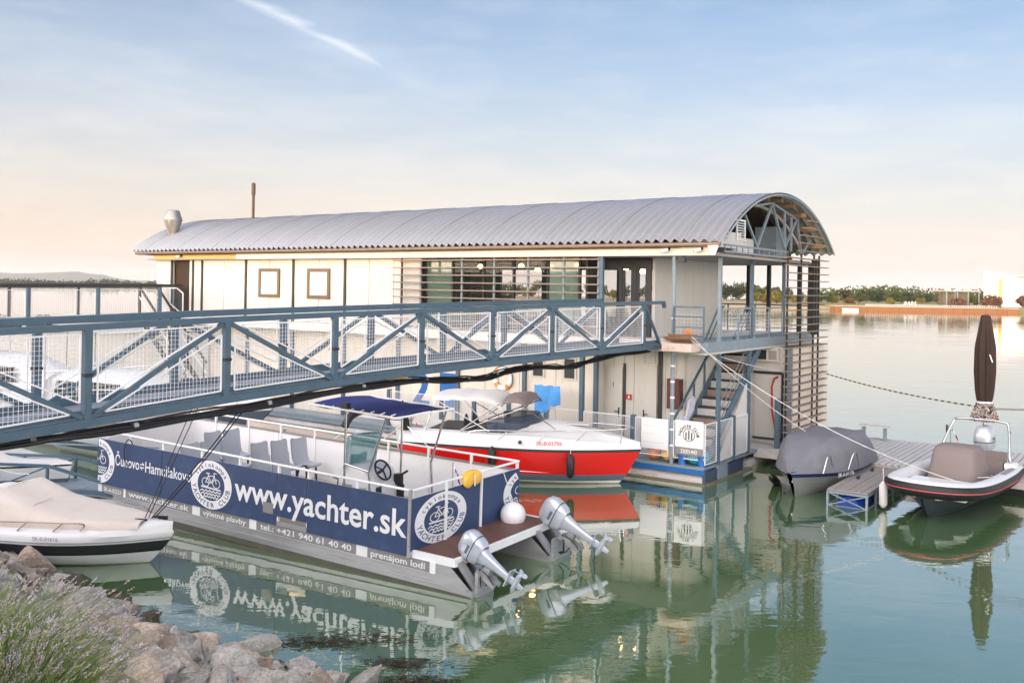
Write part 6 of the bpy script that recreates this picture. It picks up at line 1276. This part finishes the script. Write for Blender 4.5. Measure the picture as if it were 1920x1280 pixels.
def rock_mesh(seed, m):
    r = random.Random(seed); bm = bmesh.new(); sx, sy, sz = r.uniform(.40, .56), r.uniform(.30, .44), r.uniform(.24, .36)
    for _ in range(13):
        d = V((r.gauss(0, 1), r.gauss(0, 1), r.gauss(0, 1))).normalized(); bm.verts.new((d.x*sx*r.uniform(.85, 1.1), d.y*sy*r.uniform(.85, 1.1), d.z*sz*r.uniform(.85, 1.1)))
    res = bmesh.ops.convex_hull(bm, input=bm.verts); bmesh.ops.delete(bm, geom=[v for v in bm.verts if not v.link_faces], context='VERTS')
    bmesh.ops.bevel(bm, geom=list(bm.edges), offset=.012, segments=1, affect='EDGES', clamp_overlap=True)
    for v in bm.verts:
        q = V((v.co.x/sx, v.co.y/sy, v.co.z/sz)).length
        if q > 1.12: v.co *= 1.12/q
    bmesh.ops.triangulate(bm, faces=bm.faces); bmesh.ops.subdivide_edges(bm, edges=[e for e in bm.edges if e.calc_length() > .10], cuts=2, use_grid_fill=True); bmesh.ops.triangulate(bm, faces=bm.faces)
    for v in bm.verts:
        n = noise.noise(v.co*5+V((seed, 0, 0)))*.045+noise.noise(v.co*14+V((seed, 5, 0)))*.022+noise.noise(v.co*34+V((seed, 5, 0)))*.010; v.co += v.co.normalized()*n
    for f in bm.faces: f.smooth = True
    for e in bm.edges:
        if len(e.link_faces) == 2 and e.calc_face_angle(0) > R(22): e.smooth = False
    me = bpy.data.meshes.new('boulder'); bm.to_mesh(me); bm.free(); me.materials.append(m); return me
RMESH = [[rock_mesh(s+30*k, m) for s in range(9)] for k, m in enumerate(RM)]
RLAB = ('rough grey granite boulder of the bank', 'pinkish tan granite boulder of the bank', 'dark wet boulder at the water edge')
RGRP = ('grey boulders of the bank', 'pinkish boulders of the bank', 'wet boulders at the water edge')
def boulder(k, s, d, size, dz=0.0, rot=None):
    p = shore(s, d); o = bpy.data.objects.new('boulder', RND.choice(RMESH[k])); COL.objects.link(o)
    o.location = (p.x, p.y, bank_z(s, d)+dz); o.rotation_euler = rot or (RND.uniform(-.5, .5), RND.uniform(-.5, .5), RND.uniform(0, 6.28)); o.scale = (size*RND.uniform(.85, 1.2), size*RND.uniform(.85, 1.15), size*RND.uniform(.9, 1.25))
    wh = 'beside the lavender' if s < -14.5 and d < 7.2 else ('below the white foreground boat' if s < -14.5 else ('along the bottom edge' if d < 5.8 else ('near the water weed' if s > -10.5 else 'in the middle of the slope')))
    return tag(o, RLAB[k]+', '+wh, 'boulder', RGRP[k])
def seen(p):
    x = (p.x*c_+(p.z-5)*s_)/p.y; y = (-p.x*s_+(p.z-5)*c_)/p.y; X, Y = 960+1740*x, 541-1740*y
    return p.y > 1 and -60 < X < 1960 and Y < 1345
nb_ = 0; d = 8.35; row_ = 0
while d > 4.2:
    s = -19.6+(.25 if row_ % 2 else 0)
    while s < -6.2:
        sz = RND.choice((.38, .45, .52, .64, .85)); jd = d+RND.uniform(-.16, .16)
        p = shore(s, jd); p.z = bank_z(s, jd)
        if seen(p) and nb_ < 298:
            edge = 7.9+.5*noise.noise(V((s*.22, 3.1, 0)))
            k = 2 if jd > edge+.12 and RND.random() < .75 else (1 if RND.random() < .34 else 0)
            boulder(k, s, jd, sz, RND.uniform(-.02, .12)); nb_ += 1
        s += .60*sz+RND.uniform(.06, .18)
    d -= .36; row_ += 1

rb_ = MB(); r = random.Random(21)
for _ in range(1500):
    s, d = r.uniform(-19.5, -6.4), r.uniform(4.2, 8.4); p = shore(s, d); p.z = bank_z(s, d)+r.uniform(.0, .10)
    if not seen(p): continue
    q = r.uniform(.05, .13); vs_ = [p+V((r.gauss(0, 1), r.gauss(0, 1), r.gauss(0, .7))).normalized()*q*r.uniform(.8, 1.2) for _ in range(6)]
    rb_.add(vs_, [(0, 1, 2), (0, 2, 3), (0, 3, 4), (1, 2, 5), (2, 3, 5), (3, 4, 5), (0, 1, 4), (1, 4, 5)])
tag(rb_.build('rubble', RM[0]), kind='stuff')

# ------------------------------------------------------------------ lavender in the corner
LVS = mat('lavender_stem_green', (.15, .215, .05), .7, var=.4, vscale=3); LVF = mat('lavender_flower', (.52, .43, .52), .8, var=.4, vscale=9); LVD = mat('dry_flower_head', (.48, .40, .32), .85, var=.3, vscale=9)
def lavender(x, y, z, n, rad, hmin, hmax, seed, lab):
    r = random.Random(seed); st_, fl, dr = MB(), MB(), MB()
    for _ in range(n):
        a = r.uniform(0, 6.283); q = rad*r.random()**.6; b = V((q*math.cos(a)*.55, q*math.sin(a)*.55, 0)); h = r.uniform(hmin, hmax); lean = V((math.cos(a)*q*1.0+.12+r.gauss(0, .06), math.sin(a)*q*.9+r.gauss(0, .06), h))
        t = b+lean; w_ = .0026; mid = b.lerp(t, .55)+V((lean.x*-.12, lean.y*-.12, .03)); sd_ = V((r.gauss(0, 1), r.gauss(0, 1), 0)).normalized()*w_
        st_.quad(b-sd_, b+sd_, mid+sd_, mid-sd_); st_.quad(mid-sd_, mid+sd_, t+sd_*.6, t-sd_*.6)
        for _l in range(3):
            c = b.lerp(mid, r.random()); l = V((r.gauss(0, .05), r.gauss(0, .05), r.uniform(.03, .10))); e = V((-l.y, l.x, 0)).normalized()*.004 if l.xy.length > 1e-4 else V((.004, 0, 0)); st_.quad(c-e, c+e, c+l*.7+e, c+l)
        if r.random() < .62:
            tgt = fl if r.random() < .62 else dr; L_ = r.uniform(.04, .085); dv = (t-mid).normalized()
            for j in range(9):
                c = t-dv*(L_*j/9); k = V((r.gauss(0, 1), r.gauss(0, 1), r.gauss(0, .6))).normalized()*.011; e = k.orthogonal().normalized()*.006; tgt.quad(c-e, c+k*.6, c+e, c+k*1.1+dv*.012)
    t = thing('lavender_bush', lab, 'plant', (x, y, z), 0)
    st_.build('foliage', LVS, t)['kind'] = 'stuff'; fl.build('flower_spikes', LVF, t)['kind'] = 'stuff'; dr.build('dry_heads', LVD, t)['kind'] = 'stuff'
for i, (px, Y, n, rad, h0, h1, lab) in enumerate(((-60, 6.6, 900, .65, .40, .66, 'lavender bush at the bottom left edge'), (30, 6.0, 900, .55, .34, .56, 'tall lavender bush in the lower left corner'), (75, 7.0, 480, .5, .32, .52, 'lavender bush with many mauve spikes before the stones'), (125, 6.1, 320, .40, .18, .36, 'low lavender bush leaning over the stones at bottom'), (-60, 8.0, 420, .6, .4, .6, 'lavender bush beside the white foreground boat'), (35, 8.2, 180, .5, .3, .55, 'thin lavender bush among the upper stones'))):
    x = far(px, Y); d = x*.572+Y*.82; s = x*.82-Y*.572; lavender(x, Y, bank_z(s, d)-.03, n, rad, h0, h1, 40+i, lab)
bpy.context.view_layer.update()
